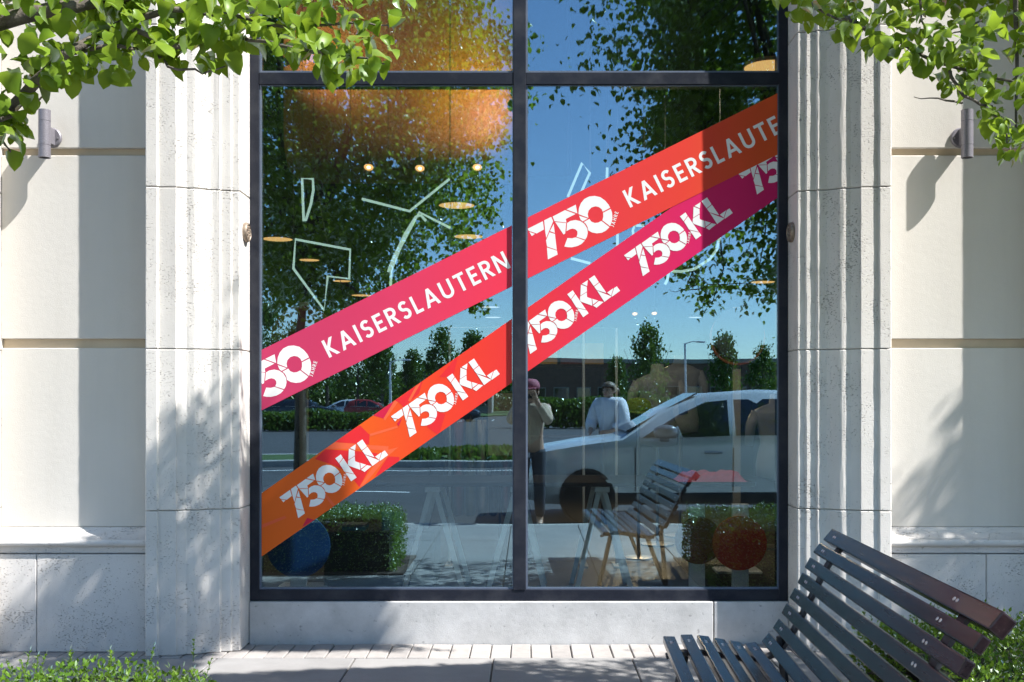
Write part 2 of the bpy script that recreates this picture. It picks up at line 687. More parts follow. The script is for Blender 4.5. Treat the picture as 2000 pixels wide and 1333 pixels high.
# upper wall over everything
MB().box(-9.0, -0.30, 5.252, 9.0, 0.05, 6.6).build('upper_wall', M['stucco'], shop)
MB().box(-9.0, -0.42, 6.602, 9.0, 0.1, 6.75).build('cornice', M['stone'], shop, bevel=0.02)
# concrete sill under the window, cast in two lengths
for a, b in ((XL + .003, 1.075), (1.081, XR - .003)):
    MB().box(a, -0.035, -0.02, b, 0.10, 0.243).build('sill', M['concrete'], shop, bevel=0.006, segs=2)

# ------------------------------------------------------------------ window
win = holder('window', shop)
yf, yb = -0.014, 0.09
zt = 5.25
MB().box(XL + .002, yf, 0.245, -1.556, yb, zt).build('frame_stile', M['frame'], win, bevel=0.002)
MB().box(1.459, yf, 0.245, XR - .002, yb, zt).build('frame_stile', M['frame'], win, bevel=0.002)
MB().box(-1.556, yf, 0.245, 1.459, yb, 0.309).build('bottom_rail', M['frame'], win, bevel=0.002)
MB().box(-0.0805, yf - .006, 0.309, -0.009, yb, zt).build('mullion', M['frame'], win, bevel=0.002)
for a, b in ((-1.5555, -0.081), (-0.0085, 1.4585)):
    MB().box(a, yf - 0.002, 3.240, b, yb, 3.309).build('transom', M['frame'], win, bevel=0.002)
    for z0, z1 in ((0.310, 3.239), (3.310, zt)):
        # pale glazing bead round the pane
        w = 0.011
        bm_ = MB()
        bm_.box(a, -0.006, z0, a + w, 0.02, z1)
        bm_.box(b - w * 0.5, -0.006, z0, b, 0.02, z1)
        bm_.box(a + w, -0.006, z0, b - w * 0.5, 0.02, z0 + w)
        bm_.box(a + w, -0.003, z1 - w * .5, b - w * 0.5, 0.02, z1)
        bm_.build('glazing_bead', M['bead'], win)
        MB().box(a + .003, 0.0, z0 + .003, b - .003, 0.010, z1 - .003).build('pane', M['glass'], win)

# ------------------------------------------------------------------ building interior (structure)
M['in_wall'] = simple('shop_wall', (0.022, 0.02, 0.02), 0.8)
M['in_floor'] = simple('shop_floor', (0.045, 0.042, 0.04), 0.5, var=0.2, scale=2)
M['in_ceil'] = simple('shop_ceiling', (0.035, 0.03, 0.028), 0.9)
for nm_, b_ in (('floor', (-4.0, 0.12, -0.10, 4.0, 12.5, 0.10)),):
    structure(MB().box(*b_).build(nm_, M['in_floor']))
structure(MB().box(-4.0, 0.12, 5.4, 4.0, 12.5, 5.5).build('ceiling', M['in_ceil']))
structure(MB().box(-4.1, 12.5, 0.0, 4.1, 12.6, 5.5).build('back_wall', M['in_wall']))
structure(MB().box(-4.1, 0.12, 0.0, -4.0, 12.5, 5.5).build('side_wall', M['in_wall']))
structure(MB().box(4.0, 0.12, 0.0, 4.1, 12.5, 5.5).build('side_wall', M['in_wall']))
structure(MB().box(-4.0, 0.052, 0.0, XL - 0.02, 0.118, 5.5).build('front_wall', M['in_wall']))
structure(MB().box(XR + 0.02, 0.052, 0.0, 4.0, 0.118, 5.5).build('front_wall', M['in_wall']))

from mathutils.geometry import tessellate_polygon
# ================================================================== sticker bands on the glass
EU, EL = math.atan(0.4975), math.atan(0.697)
up_stops = [(0.0, (0.46, 0.036, 0.11)), (0.25, (0.63, 0.040, 0.11)), (0.46, (0.76, 0.036, 0.078)), (0.62, (0.70, 0.036, 0.05)), (0.82, (0.70, 0.048, 0.03)), (1.0, (0.66, 0.09, 0.018))]
lo_stops = [(0.0, (0.76, 0.13, 0.010)), (0.2, (0.77, 0.10, 0.010)), (0.36, (0.77, 0.045, 0.018)), (0.5, (0.72, 0.032, 0.032)), (0.62, (0.68, 0.024, 0.065)), (0.85, (0.60, 0.010, 0.11)), (1.0, (0.55, 0.010, 0.12))]
M['band_up'] = grad_mat('band_print_upper', up_stops, 0, -1.553, 1.458)
M['band_lo'] = grad_mat('band_print_lower', lo_stops, 0, -1.553, 1.458)
M['m_red'] = simple('print_red', (0.72, 0.024, 0.030), 0.45, var=0.02, spec=0.25)
M['m_crim'] = simple('print_crimson', (0.60, 0.014, 0.055), 0.45, var=0.02, spec=0.25)
M['m_coral'] = simple('print_coral', (0.79, 0.12, 0.045), 0.45, var=0.02, spec=0.25)
M['m_orange'] = simple('print_orange', (0.78, 0.11, 0.01), 0.45, var=0.02, spec=0.25)

PANES = ((509.0, 1000.0), (1027.5, 1520.0))       # visible glass of each pane, in photo pixels


def clip_poly(poly, a, b, c):
    """keep the side a*x+b*y+c >= 0"""
    out = []
    n = len(poly)
    for i in range(n):
        p, q = poly[i], poly[(i + 1) % n]
        dp = a * p[0] + b * p[1] + c
        dq = a * q[0] + b * q[1] + c
        if dp >= 0:
            out.append(p)
        if (dp >= 0) != (dq >= 0):
            s = dp / (dp - dq)
            out.append((p[0] + (q[0] - p[0]) * s, p[1] + (q[1] - p[1]) * s))
    return out


def clip_pane(polys, pane):
    x0, x1 = PANES[pane]
    res = []
    for p in polys:
        p = clip_poly(p, 1, 0, -x0)
        if len(p) > 2:
            p = clip_poly(p, -1, 0, x1)
        if len(p) > 2:
            res.append(p)
    return res


def flat(polys, y, mb=None):
    """photo-pixel polygons as thin sheets on the glass; each a hair in front of the last"""
    mb = mb or MB()
    for k, p in enumerate(polys):
        q = [a_ for i, a_ in enumerate(p) if (Vector(a_) - Vector(p[i - 1])).length > 1e-3]
        if len(q) < 3:
            continue
        tris = tessellate_polygon([[Vector((x, -y_, 0)) for x, y_ in q]])
        mb.add([W(x, y_, 0.0) + Vector((0, y - k * 0.000004, 0)) for x, y_ in q], [tuple(t_) for t_ in tris])
    return mb


def sheet_mesh(polys, y, name, mat, parent):
    me = flat(polys, y)
    m = bpy.data.meshes.new(name)
    m.from_pydata([tuple(v) for v in me.v], [], me.f)
    m.materials.append(mat)
    # normals towards the street
    bm = bmesh.new()
    bm.from_mesh(m)
    for f in bm.faces:
        f.normal_update()
        if f.normal.y > 0:
            f.normal_flip()
    bm.to_mesh(m)
    bm.free()
    return inst(name, m, parent)


# --- logo shards traced as outlines, relative to the centre of the nought (photo pixels, at the tilt of the upper band)
_k = 7.404
_num = [
    [(80, 572), (300, 462), (315, 582), (210, 640), (95, 602)], [(105, 618), (185, 645), (140, 678)],
    [(318, 450), (420, 400), (448, 462), (348, 705), (332, 600)], [(455, 500), (472, 632), (402, 606)],
    [(395, 622), (474, 646), (500, 878), (360, 828), (345, 740)], [(358, 842), (503, 888), (512, 945), (372, 1015)],
    [(440, 395), (620, 302), (772, 358), (632, 430), (640, 482), (468, 462)], [(640, 292), (775, 224), (798, 350)],
    [(478, 475), (636, 490), (622, 640), (598, 655)],
    [(650, 488), (700, 458), (770, 445), (840, 460), (900, 500), (940, 565), (948, 630), (935, 690), (912, 728), (785, 688), (800, 650), (798, 610), (770, 580), (730, 570), (690, 578), (640, 608)],
    [(775, 695), (905, 742), (860, 790), (800, 822), (720, 840), (660, 838), (610, 828), (655, 705), (720, 710)],
    [(815, 360), (815, 330), (822, 270), (850, 200), (900, 140), (970, 105), (1050, 97), (1130, 115), (1200, 165), (1250, 225), (1272, 268), (1165, 325), (1150, 290), (1110, 258), (1060, 247), (1000, 265), (960, 310), (948, 360), (958, 415)],
    [(822, 382), (948, 425), (875, 465), (845, 440)],
    [(1280, 285), (1300, 340), (1305, 410), (1295, 470), (1272, 535), (1160, 450), (1172, 400), (1170, 340)],
    [(890, 475), (972, 430), (1000, 468), (1050, 488), (1100, 482), (1145, 458), (1262, 548), (1210, 600), (1150, 630), (1080, 638), (1010, 625), (955, 595), (945, 545), (920, 500)],
]
NUM = [[((x - 1060) / _k, (y - 368) / _k) for x, y in p] for p in _num]
_kl = [
    [(888, 380), (968, 322), (998, 370), (942, 450)], [(948, 455), (1005, 378), (1160, 603), (1020, 570)], [(1032, 582), (1168, 612), (1197, 655), (1118, 712)],
    [(1100, 230), (1185, 175), (1175, 262)], [(1085, 240), (1170, 272), (1172, 340), (1078, 400)],
    [(1170, 350), (1175, 420), (1240, 445), (1250, 545), (1095, 490), (1072, 470), (1075, 410)], [(1250, 445), (1335, 472), (1258, 530)], [(1345, 478), (1412, 492), (1312, 575), (1262, 545)],
    [(1200, 160), (1280, 105), (1345, 205), (1272, 262)], [(1278, 270), (1352, 212), (1455, 362), (1315, 320)], [(1320, 328), (1530, 412), (1425, 490)],
    [(1465, 355), (1555, 292), (1522, 400)], [(1565, 290), (1605, 265), (1652, 330), (1540, 412), (1528, 405)],
]
KL = [[((x - 800) / _k, (y - 677) / _k) for x, y in p] for p in _kl]


def xf(polys, cx, cy, sc=1.0, rot=0.0):
    """rotate anticlockwise in the picture (y down), scale, move"""
    c, s = math.cos(rot), math.sin(rot)
    return [[(cx + sc * (x * c + y * s), cy + sc * (-x * s + y * c)) for x, y in p] for p in polys]


# --- strokes for plain lettering, unit cap height, y up
def stroke(pts, t):
    pts = [Vector(p) for p in pts]
    L_, R_ = [], []
    for i, p in enumerate(pts):
        d0 = (p - pts[i - 1]).normalized() if i > 0 else None
        d1 = (pts[i + 1] - p).normalized() if i < len(pts) - 1 else None
        if d0 is None:
            d0 = d1
        if d1 is None:
            d1 = d0
        n0, n1 = Vector((-d0.y, d0.x)), Vector((-d1.y, d1.x))
        n = (n0 + n1).normalized()
        k = 1 / max(0.35, n.dot(n0))
        L_.append(p + n * t / 2 * k)
        R_.append(p - n * t / 2 * k)
    return [[tuple(L_[i]), tuple(L_[i + 1]), tuple(R_[i + 1]), tuple(R_[i])] for i in range(len(pts) - 1)]


def arc(cx, cy, r, a0, a1, n=12, ry=None):
    ry = ry or r
    return [(cx + r * math.cos(R(a0 + (a1 - a0) * k / n)), cy + ry * math.sin(R(a0 + (a1 - a0) * k / n))) for k in range(n + 1)]


T = 0.165
h_ = T / 2
GL = {
    'K': (0.64, [[(h_, 0), (h_, 1)], [(0.60, 1.10), (0.19, 0.5), (0.64, -0.10)]]),
    'A': (0.80, [[(0.05, -0.10), (0.40, 1.0)], [(0.75, -0.10), (0.40, 1.0)], [(0.18, 0.30), (0.62, 0.30)]]),
    'I': (T, [[(h_, 0), (h_, 1)]]),
    'S': (0.54, [arc(0.275, 0.715, 0.195, 32, 270, 14, 0.2) + arc(0.265, 0.300, 0.2, 85, -150, 14, 0.215)]),
    'E': (0.50, [[(h_, 0), (h_, 1)], [(h_, 1 - h_), (0.49, 1 - h_)], [(h_, 0.51), (0.45, 0.51)], [(h_, h_), (0.50, h_)]]),
    'R': (0.60, [[(h_, 0), (h_, 1)], [(h_, 1 - h_), (0.30, 1 - h_)] + arc(0.30, 0.70, 0.215, 80, -80, 10) + [(0.30, 0.485), (h_, 0.485)], [(0.25, 0.52), (0.60, -0.08)]]),
    'L': (0.46, [[(h_, 0), (h_, 1)], [(h_, h_), (0.46, h_)]]),
    'U': (0.70, [[(h_, 1), (h_, 0.35)] + arc(0.35, 0.345, 0.2675, 185, 355, 12) + [(0.70 - h_, 0.35), (0.70 - h_, 1)]]),
    'T': (0.60, [[(0, 1 - h_), (0.60, 1 - h_)], [(0.30, 0), (0.30, 1)]]),
    'N': (0.74, [[(h_, 0), (h_, 1)], [(h_ * .6, 1.06), (0.74 - h_ * .6, -0.06)], [(0.74 - h_, 0), (0.74 - h_, 1)]]),
    'J': (0.42, [[(0.42 - h_, 1), (0.42 - h_, 0.30)] + arc(0.17, 0.29, 0.165, 0, -120, 8)]),
    'H': (0.66, [[(h_, 0), (h_, 1)], [(0.66 - h_, 0), (0.66 - h_, 1)], [(h_, 0.5), (0.66 - h_, 0.5)]]),
}


def lettering(text, x, y, cap, ang, total=None, gap=0.13):
    """polygons in photo pixels; (x, y) is the start of the baseline"""
    ws = [GL[c][0] for c in text]
    if total:
        gap = (total / cap - sum(ws)) / (len(text) - 1)
    c, s = math.cos(ang), math.sin(ang)
    out, u = [], 0.0
    for ch, w in zip(text, ws):
        for st in GL[ch][1]:
            for q in stroke(st, T):
                q = clip_poly(q, 0, 1, 0)
                if len(q) > 2:
                    q = clip_poly(q, 0, -1, 1)
                if len(q) > 2:
                    out.append([(x + cap * ((u + a) * c - b * s), y - cap * ((u + a) * s + b * c)) for a, b in q])
        u += w + gap
    return out


# band outlines in photo pixels
def band_poly(x0, x1, yt0, yt1, yb0, yb1):
    return [(x0, yt0), (x1, yt1), (x1, yb1), (x0, yb0)]


def yu(x): return 685 - 0.4975 * (x - 509)
def yub(x): return 803 - 0.4955 * (x - 509)
def yl(x): return 965 - 0.6965 * (x - 509)
def ylb(x): return 1089 - 0.6955 * (x - 509)


G_B = 'printed vinyl bands across the shop window'
UP = [band_poly(x0, x1, yu(x0), yu(x1), yub(x0), yub(x1)) for x0, x1 in PANES]
LO = [band_poly(x0, x1, yl(x0), yl(x1), ylb(x0), ylb(x1)) for x0, x1 in PANES]
DR = EL - EU

mosaic = [
    ('m_red', [(694, 834), (704, 832), (722, 850), (721, 869), (652, 864)]),
    ('m_coral', [(652, 864), (724, 870), (759, 872), (758, 881), (716, 878), (636, 877)]),
    ('m_red', [(636, 878), (718, 883), (738, 886), (702, 952), (678, 922), (654, 910), (615, 897)]),
    ('m_red', [(780, 893), (758, 892), (732, 932), (780, 906)]),
    ('m_coral', [(778, 874), (759, 890), (709, 950), (702, 952), (750, 881)]),
    ('m_crim', [(729, 812), (768, 784), (782, 776), (752, 819)]),
    ('m_coral', [(771, 782), (777, 786), (752, 822), (749, 818)]),
    ('m_coral', [(722, 848), (776, 832), (777, 836), (723, 853)]),
    ('m_red', [(774, 782), (826, 744), (818, 770), (800, 785), (790, 797)]),
    ('m_red', [(858, 737), (895, 694), (886, 733), (869, 737)]),
    ('m_coral', [(812, 755), (822, 748), (801, 785), (797, 783)]),
    ('m_red', [(850, 805), (870, 809), (859, 845), (853, 848), (834, 834)]),
    ('m_crim', [(775, 828), (786, 816), (779, 833)]),
    ('m_coral', [(630, 963), (634, 961), (657, 990), (653, 994)]),
    ('m_crim', [(590, 1030), (600, 1012), (614, 1016)]),
    ('m_coral', [(509, 1026), (556, 1008), (560, 1012), (512, 1032)]),
]
labels = {
    (0, 0): 'upper red vinyl band on the left pane with white lettering and a cut off 50',
    (0, 1): 'upper red to orange vinyl band on the right pane with large white 750',
    (1, 0): 'lower orange mosaic vinyl band on the left pane with repeated white 750 KL',
    (1, 1): 'lower pink to magenta vinyl band on the right pane with repeated white 750 KL',
}
for pane in (0, 1):
    t = thing('window_sticker', labels[(0, pane)], 'window sticker', W(sum(PANES[pane]) / 2, 500, 0), G_B)
    t.location.y = 0
    loc = t.location.copy()

    def put(polys, y, name, mat):
        polys = clip_pane(polys, pane)
        if polys:
            o = sheet_mesh(polys, y, name, mat, t)
            o.data.transform(Matrix.Translation(-loc))
            return o
    put([UP[pane]], -0.0024, 'band', M['band_up'])
    cxy = ((575, 712), (1163, 420))[pane]
    put(xf(NUM, *cxy), -0.0027, 'numeral_print', M['white_print'])
    put(lettering('JAHRE', cxy[0] + 36, cxy[1] + 25, 7.2, R(73), 31), -0.0027, 'small_lettering', M['white_print'])
    kx, ky = ((643.5, 699.5), (1231, 406.5))[pane]
    put(lettering('KAISERSLAUTERN', kx, ky, 36, EU, 396), -0.0027, 'lettering', M['white_print'])

    t = thing('window_sticker', labels[(1, pane)], 'window sticker', W(sum(PANES[pane]) / 2, 800, 0), G_B)
    t.location.y = 0
    loc = t.location.copy()
    put([LO[pane]], -0.0010, 'band', M['band_lo'])
    if pane == 0:
        for k, (mm, pl) in enumerate(mosaic):
            # keep inside the band
            q = clip_poly(pl, 0.6965, 1, -(965 + 0.6965 * 509) - 0.5)
            if len(q) > 2:
                q = clip_poly(q, -0.6955, -1, (1089 + 0.6955 * 509) - 0.5)
            if len(q) > 2:
                put([q], -0.0011 - k * 0.00004, 'mosaic_patch', M[mm])
    for cx, cy in ((643, 936), (861, 778), (1096, 615.5), (1316, 463.5), (1539, 304)):
        put(xf(NUM, cx, cy, 0.765, DR), -0.0020, 'numeral_print', M['white_print'])
        put(xf(KL, cx, cy), -0.0020, 'letter_print', M['white_print'])
        put(lettering('JAHRE', cx + 29.5, cy + 13, 5.0, R(78), 22.5), -0.0020, 'small_lettering', M['white_print'])
# ================================================================== sconces and jamb medallions
def sconce(px, label, side):
    c = W(px, 262, -0.245)
    t = thing('wall_lamp', label, 'wall lamp', (c.x, -0.15, c.z), 'cylinder wall lamps')
    # backplate on the wall
    MB().lathe([(0.056, 0), (0.056, 0.010), (0.050, 0.016)], 32).build('back_plate', M['sconce'], t, smooth=True).rotation_euler = (R(90), 0, 0)
    MB().lathe([(0.0045, 0.016), (0.0045, 0.021)], 10, (side * 0.040, -0.004, 0)).build('screw', M['screw'], t).rotation_euler = (R(90), 0, 0)
    MB().box(-0.014, -0.075, -0.048, 0.022, -0.012, 0.048).build('arm', M['sconce'], t, bevel=0.004)
    r_ = 0.0325
    pr = [(r_ - .003, 0.128), (r_, 0.131)]
    body = [(0.001, -0.128), (r_ - .005, -0.128), (r_ - .005, -0.133), (r_, -0.133), (r_, -0.068), (r_ - .0015, -0.067), (r_ - .0015, -0.064), (r_, -0.063),
            (r_, 0.066), (r_ - .0015, 0.067), (r_ - .0015, 0.070), (r_, 0.071), (r_, 0.133), (r_ - .005, 0.133), (r_ - .005, 0.125), (0.001, 0.125)]
    MB().lathe(body, 36, (0, -0.095, 0)).build('cylinder_body', M['sconce'], t, smooth=True)
    MB().lathe([(r_ - .0055, -0.1285), (r_ - .0055, -0.1279)], 24, (0, -0.095, 0)).build('lens', M['dark_hole'], t)
    return t


sconce(87, 'grey cylinder wall lamp on the stucco left of the window', 1)
sconce(1889, 'grey cylinder wall lamp right of the window, partly behind leaves', -1)


def medallion(x, side, label):
    t = thing('medallion', label, 'medallion', (x, -0.115, 2.365), 'bronze medallions on the window jambs', 0)
    t.rotation_euler = (0, R(90 * side), 0)
    MB().lathe([(0.056, 0), (0.057, 0.012), (0.052, 0.022), (0.046, 0.024), (0.044, 0.019), (0.001, 0.019)], 32).build('rosette', M['bronze'], t, smooth=True)
    for k in range(6):
        a = k * PI / 3
        MB().lathe([(0.010, 0.0185), (0.009, 0.025), (0.004, 0.027)], 10, (0.027 * math.cos(a), 0.027 * math.sin(a), 0)).build('petal', M['bronze'], t, smooth=True)
    MB().lathe([(0.009, 0.0185), (0.007, 0.027), (0.003, 0.028)], 10).build('boss', M['bronze'], t, smooth=True)


medallion(XL + 0.001, 1, 'small round bronze medallion on the sunlit left window jamb')
medallion(XR - 0.001, -1, 'small round bronze medallion on the shaded right window jamb')

# ================================================================== bench
t_wood = NT('bench_wood')
vb = t_wood.pos(obj=True, scale=(1, 0.06, 1))
g1 = t_wood.noise(vb, 60, 4, 0.6)
g2 = t_wood.noise(t_wood.pos(obj=True), 3.0, 3)
cw = t_wood.ramp(g1, [(0.3, (0.005, 0.004, 0.007)), (0.7, (0.018, 0.010, 0.013))])
cw = t_wood.mix(t_wood.math('MULTIPLY', t_wood.ramp(g2, [(0.45, 0.0), (0.8, 1.0)]), 0.35), cw, (0.060, 0.026, 0.020))
t_wood.principled(cw, t_wood.math('ADD', t_wood.math('MULTIPLY', g1, 0.22), 0.13), 0, t_wood.bump(g1, 0.0004), 0.32)
M['bench_wood'] = t_wood.m
M['bench_iron'] = metal_frame_mat('bench_iron', (0.02, 0.022, 0.028))
M['bolt'] = simple('bolt_steel', (0.55, 0.55, 0.57), 0.28, 0.9)
bench = thing('bench', 'dark slatted park bench with curved back, end towards the window', 'bench', (0.92, -2.6, 0))
bth = R(2.3)
bax = Vector((math.sin(bth), math.cos(bth), 0))      # along the bench, towards the shop
bwx = Vector((math.cos(bth), -math.sin(bth), 0))     # across, towards its back
FAR = Vector((0.0, -1.70, 0))                        # plane of the far slat ends
slats = [(.590, .424), (.662, .432), (.731, .428), (.797, .417), (.862, .406), (.926, .400),
         (.987, .424), (1.030, .482), (1.064, .545), (1.097, .609), (1.129, .672), (1.159, .735), (1.197, .797), (1.243, .853)]
LEN = 1.71
root = bench.location


def bp(b, z, s):
    """point across b, height z, s metres from the far end"""
    return FAR + bwx * b - bax * s + Vector((0, 0, z)) - root


prof2 = [Vector(p) for p in slats]
for i, (b, z) in enumerate(slats):
    a = prof2[max(0, i - 1)]
    c = prof2[min(len(prof2) - 1, i + 1)]
    tg = (c - a).normalized()
    if i == 0:
        tg = Vector((1, -.02)).normalized()
    if i == 5:
        tg = Vector((1, .12)).normalized()
    if i == 6:
        tg = Vector((.62, .78)).normalized()
    nrm = Vector((-tg.y, tg.x))                        # towards the sitter
    w2 = 0.0245 if i < 13 else 0.030
    th = 0.030 if i < 13 else 0.048
    ctr = Vector((b, z))
    cs = [ctr - tg * w2, ctr + tg * w2, ctr + tg * w2 - nrm * th, ctr - tg * w2 - nrm * th]
    mb = MB()
    mb.prism([bp(q.x, q.y, 0.0) for q in cs], -bax * LEN)
    sl = mb.build('slat', M['bench_wood'], bench, bevel=0.005, segs=2)
    bmx = MB()
    for s in (0.115, LEN - 0.27):
        for ds in (-0.012, 0.012):
            q = bp(b, z, s + ds)
            n3 = bwx * nrm.x + Vector((0, 0, nrm.y))
            bmx2 = [(0.0068, -0.001), (0.0062, 0.0016), (0.003, 0.0026)]
            rot = n3.to_track_quat('Z', 'Y').to_matrix().to_4x4()
            m2 = MB().lathe(bmx2, 10)
            bmx.add([(Matrix.Translation(q) @ rot) @ Vector(v) for v in m2.v], m2.f)
    bmx.build('bolt', M['bolt'], sl)
# iron straps that carry the slats, with legs
for s in (0.15, LEN - 0.235):
    inner, outer = [], []
    for i, (b, z) in enumerate(slats):
        a = prof2[max(0, i - 1)]
        c = prof2[min(len(prof2) - 1, i + 1)]
        tg = (c - a).normalized()
        nrm = Vector((-tg.y, tg.x))
        inner.append(Vector((b, z)) - nrm * 0.030)
        outer.append(Vector((b, z)) - nrm * 0.044)
    inner.insert(0, inner[0] - Vector((.03, .012)))
    outer.insert(0, outer[0] - Vector((.03, .012)))
    mb = MB()
    for k in range(len(inner) - 1):
        q = [inner[k], inner[k + 1], outer[k + 1], outer[k]]
        mb.prism([bp(v.x, v.y, s - 0.026) for v in q], -bax * 0.052)
    fr = mb.build('support_frame', M['bench_iron'], bench)
    lm_ = MB()
    for path in ([(.64, .38), (.60, .2), (.55, 0.0)], [(.92, .37), (.98, .2), (1.06, 0.0)], [(1.02, .46), (1.04, .25), (1.06, .01)]):
        lm_.tube([bp(p_[0], p_[1], s) for p_ in path], 0.017, 8)
    lm_.tube([bp(.565, .20, s), bp(1.04, .20, s)], 0.010, 6) if False else None
    lm_.build('leg', M['bench_iron'], bench, smooth=True)

# ================================================================== leaves, hedges, trees
def leaf_geo(L=0.060, Wd=0.049, fold=0.010, droop=0.010):
    """pear leaf: round base, drawn-out tip, folded along the midrib; base at origin, tip along +Y"""
    mid = [(0, 0, 0), (0, .22 * L, .002), (0, .5 * L, 0.001), (0, .78 * L, -droop * .5), (0, L, -droop)]
    wd = [0, .44 * Wd, .5 * Wd, .33 * Wd, 0]
    vs = [mid[0]]
    for k in (1, 2, 3):
        x, y, z = mid[k]
        vs += [(-wd[k], y, z + fold * wd[k] / (.5 * Wd)), mid[k], (wd[k], y, z + fold * wd[k] / (.5 * Wd))]
    vs.append(mid[4])
    fs = [(0, 2, 1), (0, 3, 2), (1, 2, 5, 4), (2, 3, 6, 5), (4, 5, 8, 7), (5, 6, 9, 8), (7, 8, 10), (8, 9, 10)]
    return vs, fs


LV, LF = leaf_geo()
LV2, LF2 = leaf_geo(0.060, 0.044, -0.004, 0.016)
LEAFS = [(LV, LF), (LV2, LF2), leaf_geo(0.064, 0.054, 0.015, 0.02)]


def leaf_mesh(k):
    vs, fs = LEAFS[k]
    me = bpy.data.meshes.new('leaf')
    me.from_pydata(vs, [], fs)
    me.materials.append(M['leaf'])
    me.polygons.foreach_set('use_smooth', [True] * len(me.polygons))
    return me


LMESH = [leaf_mesh(k) for k in range(3)]


def leaf_matrix(p, rng, sc=1.0, droop=0.55):
    az = rng.uniform(0, 2 * PI)
    pitch = rng.gauss(-droop, 0.42)
    roll = rng.gauss(0, 0.55)
    m = Matrix.Translation(p) @ Matrix.Rotation(az, 4, 'Z') @ Matrix.Rotation(pitch, 4, 'X') @ Matrix.Rotation(roll, 4, 'Y')
    return m @ Matrix.Scale(sc * (rng.uniform(0.55, 1.08) if rng.random() < .8 else rng.uniform(.35, .6)), 4)


def merge_leaves(mats, name, mat, parent, geo=None):
    vs, fs = [], []
    for m, k in mats:
        gv, gf = geo if geo else LEAFS[k]
        n = len(vs)
        vs += [tuple(m @ Vector(v)) for v in gv]
        fs += [tuple(i + n for i in f) for f in gf]
    me = bpy.data.meshes.new(name)
    me.from_pydata(vs, [], fs)
    me.materials.append(mat)
    me.polygons.foreach_set('use_smooth', [True] * len(fs))
    return stuff(inst(name, me, parent))


def photo_xy(p):
    d = p.y + CAM_D
    if d < 0.05:
        return None
    return 1030 + p.x * F / d, 785 - (p.z - CAM_H) * F / d


def interp(tab, x):
    if x <= tab[0][0]:
        return tab[0][1]
    for (a, ya), (b, yb_) in zip(tab[:-1], tab[1:]):
        if x <= b:
            return ya + (yb_ - ya) * (x - a) / (b - a)
    return tab[-1][1]


# lower outline of the boughs that hang into the view
LOWL = [(-60, 330), (0, 310), (22, 330), (45, 285), (75, 205), (130, 195), (150, 180), (190, 185), (225, 190), (250, 165), (300, 140), (330, 160), (420, 165), (470, 150), (500, 95),
        (520, 120), (560, 140), (600, 150), (660, 190), (720, 165), (775, 150), (790, 80), (800, 0), (830, -10)]
LOWR = [(1490, -20), (1512, 20), (1530, 65), (1560, 50), (1590, 90), (1660, 100), (1680, 105), (1710, 135), (1750, 145), (1780, 215), (1800, 150), (1850, 215), (1890, 200), (1925, 270), (1950, 330), (1975, 350), (2060, 350)]


def low_edge(px):
    if px < 900:
        return interp(LOWL, px) - 28
    if px > 1400:
        return interp(LOWR, px) - 26
    return -60


def ok_direct(p, slack=0.0):
    q = photo_xy(p)
    if q is None:
        return (p - cam.location).length > 0.9
    if (p - cam.location).length < 0.8:
        return False
    x, y = q
    if -60 < x < 2060 and -30 < y < 1400:
        return y < low_edge(x) + slack and y < 40
    return True


ZMAXW = [(-1.7, 1.25), (-1.55, 1.2), (-1.3, .98), (-1.05, .66), (-.9, .25), (-.84, -1)]
ZMAX = [(-2.9, .15), (-2.75, .32), (-2.4, .62), (-2.1, 1.25), (-1.75, 1.72), (-1.5, 1.6)]
ZMAXR = [(1.9, -1), (2.0, .6), (2.2, .95), (2.4, 1.25), (2.6, 1.55), (2.75, 1.6), (3.2, 1.6)]


def shade_ok(p, slack=0.0):
    """keeps only leaves whose shadow lands where wanted: low walls dappled, window and pavement edge left sunlit"""
    s = -.2 - p.y
    if s <= 0:
        return False
    zf = p.z - 3.1 * s
    if zf <= 0:
        s = p.z / 3.1
        xg, yg = p.x - 2.35 * s, p.y + s
        if xg < -1.35 - .4 or xg > 2.6:
            return True
        lim = -.66 + (xg + 1.35) * .16 if xg < .75 else -.15
        return yg < lim
    xf = p.x - 2.35 * s
    rag = 1 + .55 * mnoise.noise(Vector((xf * 3.2 + zf * 1.2, zf * .8, 2.2)))
    if xf < -2.9 or xf > 3.2:
        return True
    if xf < -1.611:
        return zf < interp(ZMAX, xf) * rag + slack
    if xf < 1.52:
        s = -p.y
        xw, zw = p.x - 2.35 * s, p.z - 3.1 * s
        if xw < -1.611:
            return zw < 1.2
        if xw < -.8:
            return zw < interp(ZMAXW, xw) * rag + slack
        return -.25 < xw < .3 and zw < .32
    return xf > 1.9 and zf < interp(ZMAXR, xf) * rag + slack


def hits(p, z, x0, x1, y0, y1):
    s = (p.z - z) / 3.1
    return s > 0 and x0 < p.x - 2.35 * s < x1 and y0 < p.y + s < y1


def shade_lobe(tab, x0, x1, n, per, rng, s0, s1, thr=-.15, yp=-.2):
    """the outer boughs towards the sun whose shadow falls on the low wall"""
    cl = []
    while len(cl) < n:
        xf = rng.uniform(x0, x1)
        zm = interp(tab, xf)
        if zm < 0:
            continue
        zf = rng.uniform(-.25, zm)
        if mnoise.noise(Vector(((xf + .4 * zf) * 5.0, zf * 1.1, 8.1))) < thr:
            continue
        s = rng.uniform(s0, s1)
        cl.append(Vector((xf + 2.35 * s, yp - s, zf + 3.1 * s)))
    out = []
    for p in cl:
        for _ in range(int(per * rng.uniform(.6, 1.4))):
            q = p + Vector((rng.gauss(0, .13), rng.gauss(0, .13), rng.gauss(0, .12)))
            if ok_direct(q) and shade_ok(q, .05):
                out.append((leaf_matrix(q, rng), rng.randrange(3)))
    return out, cl


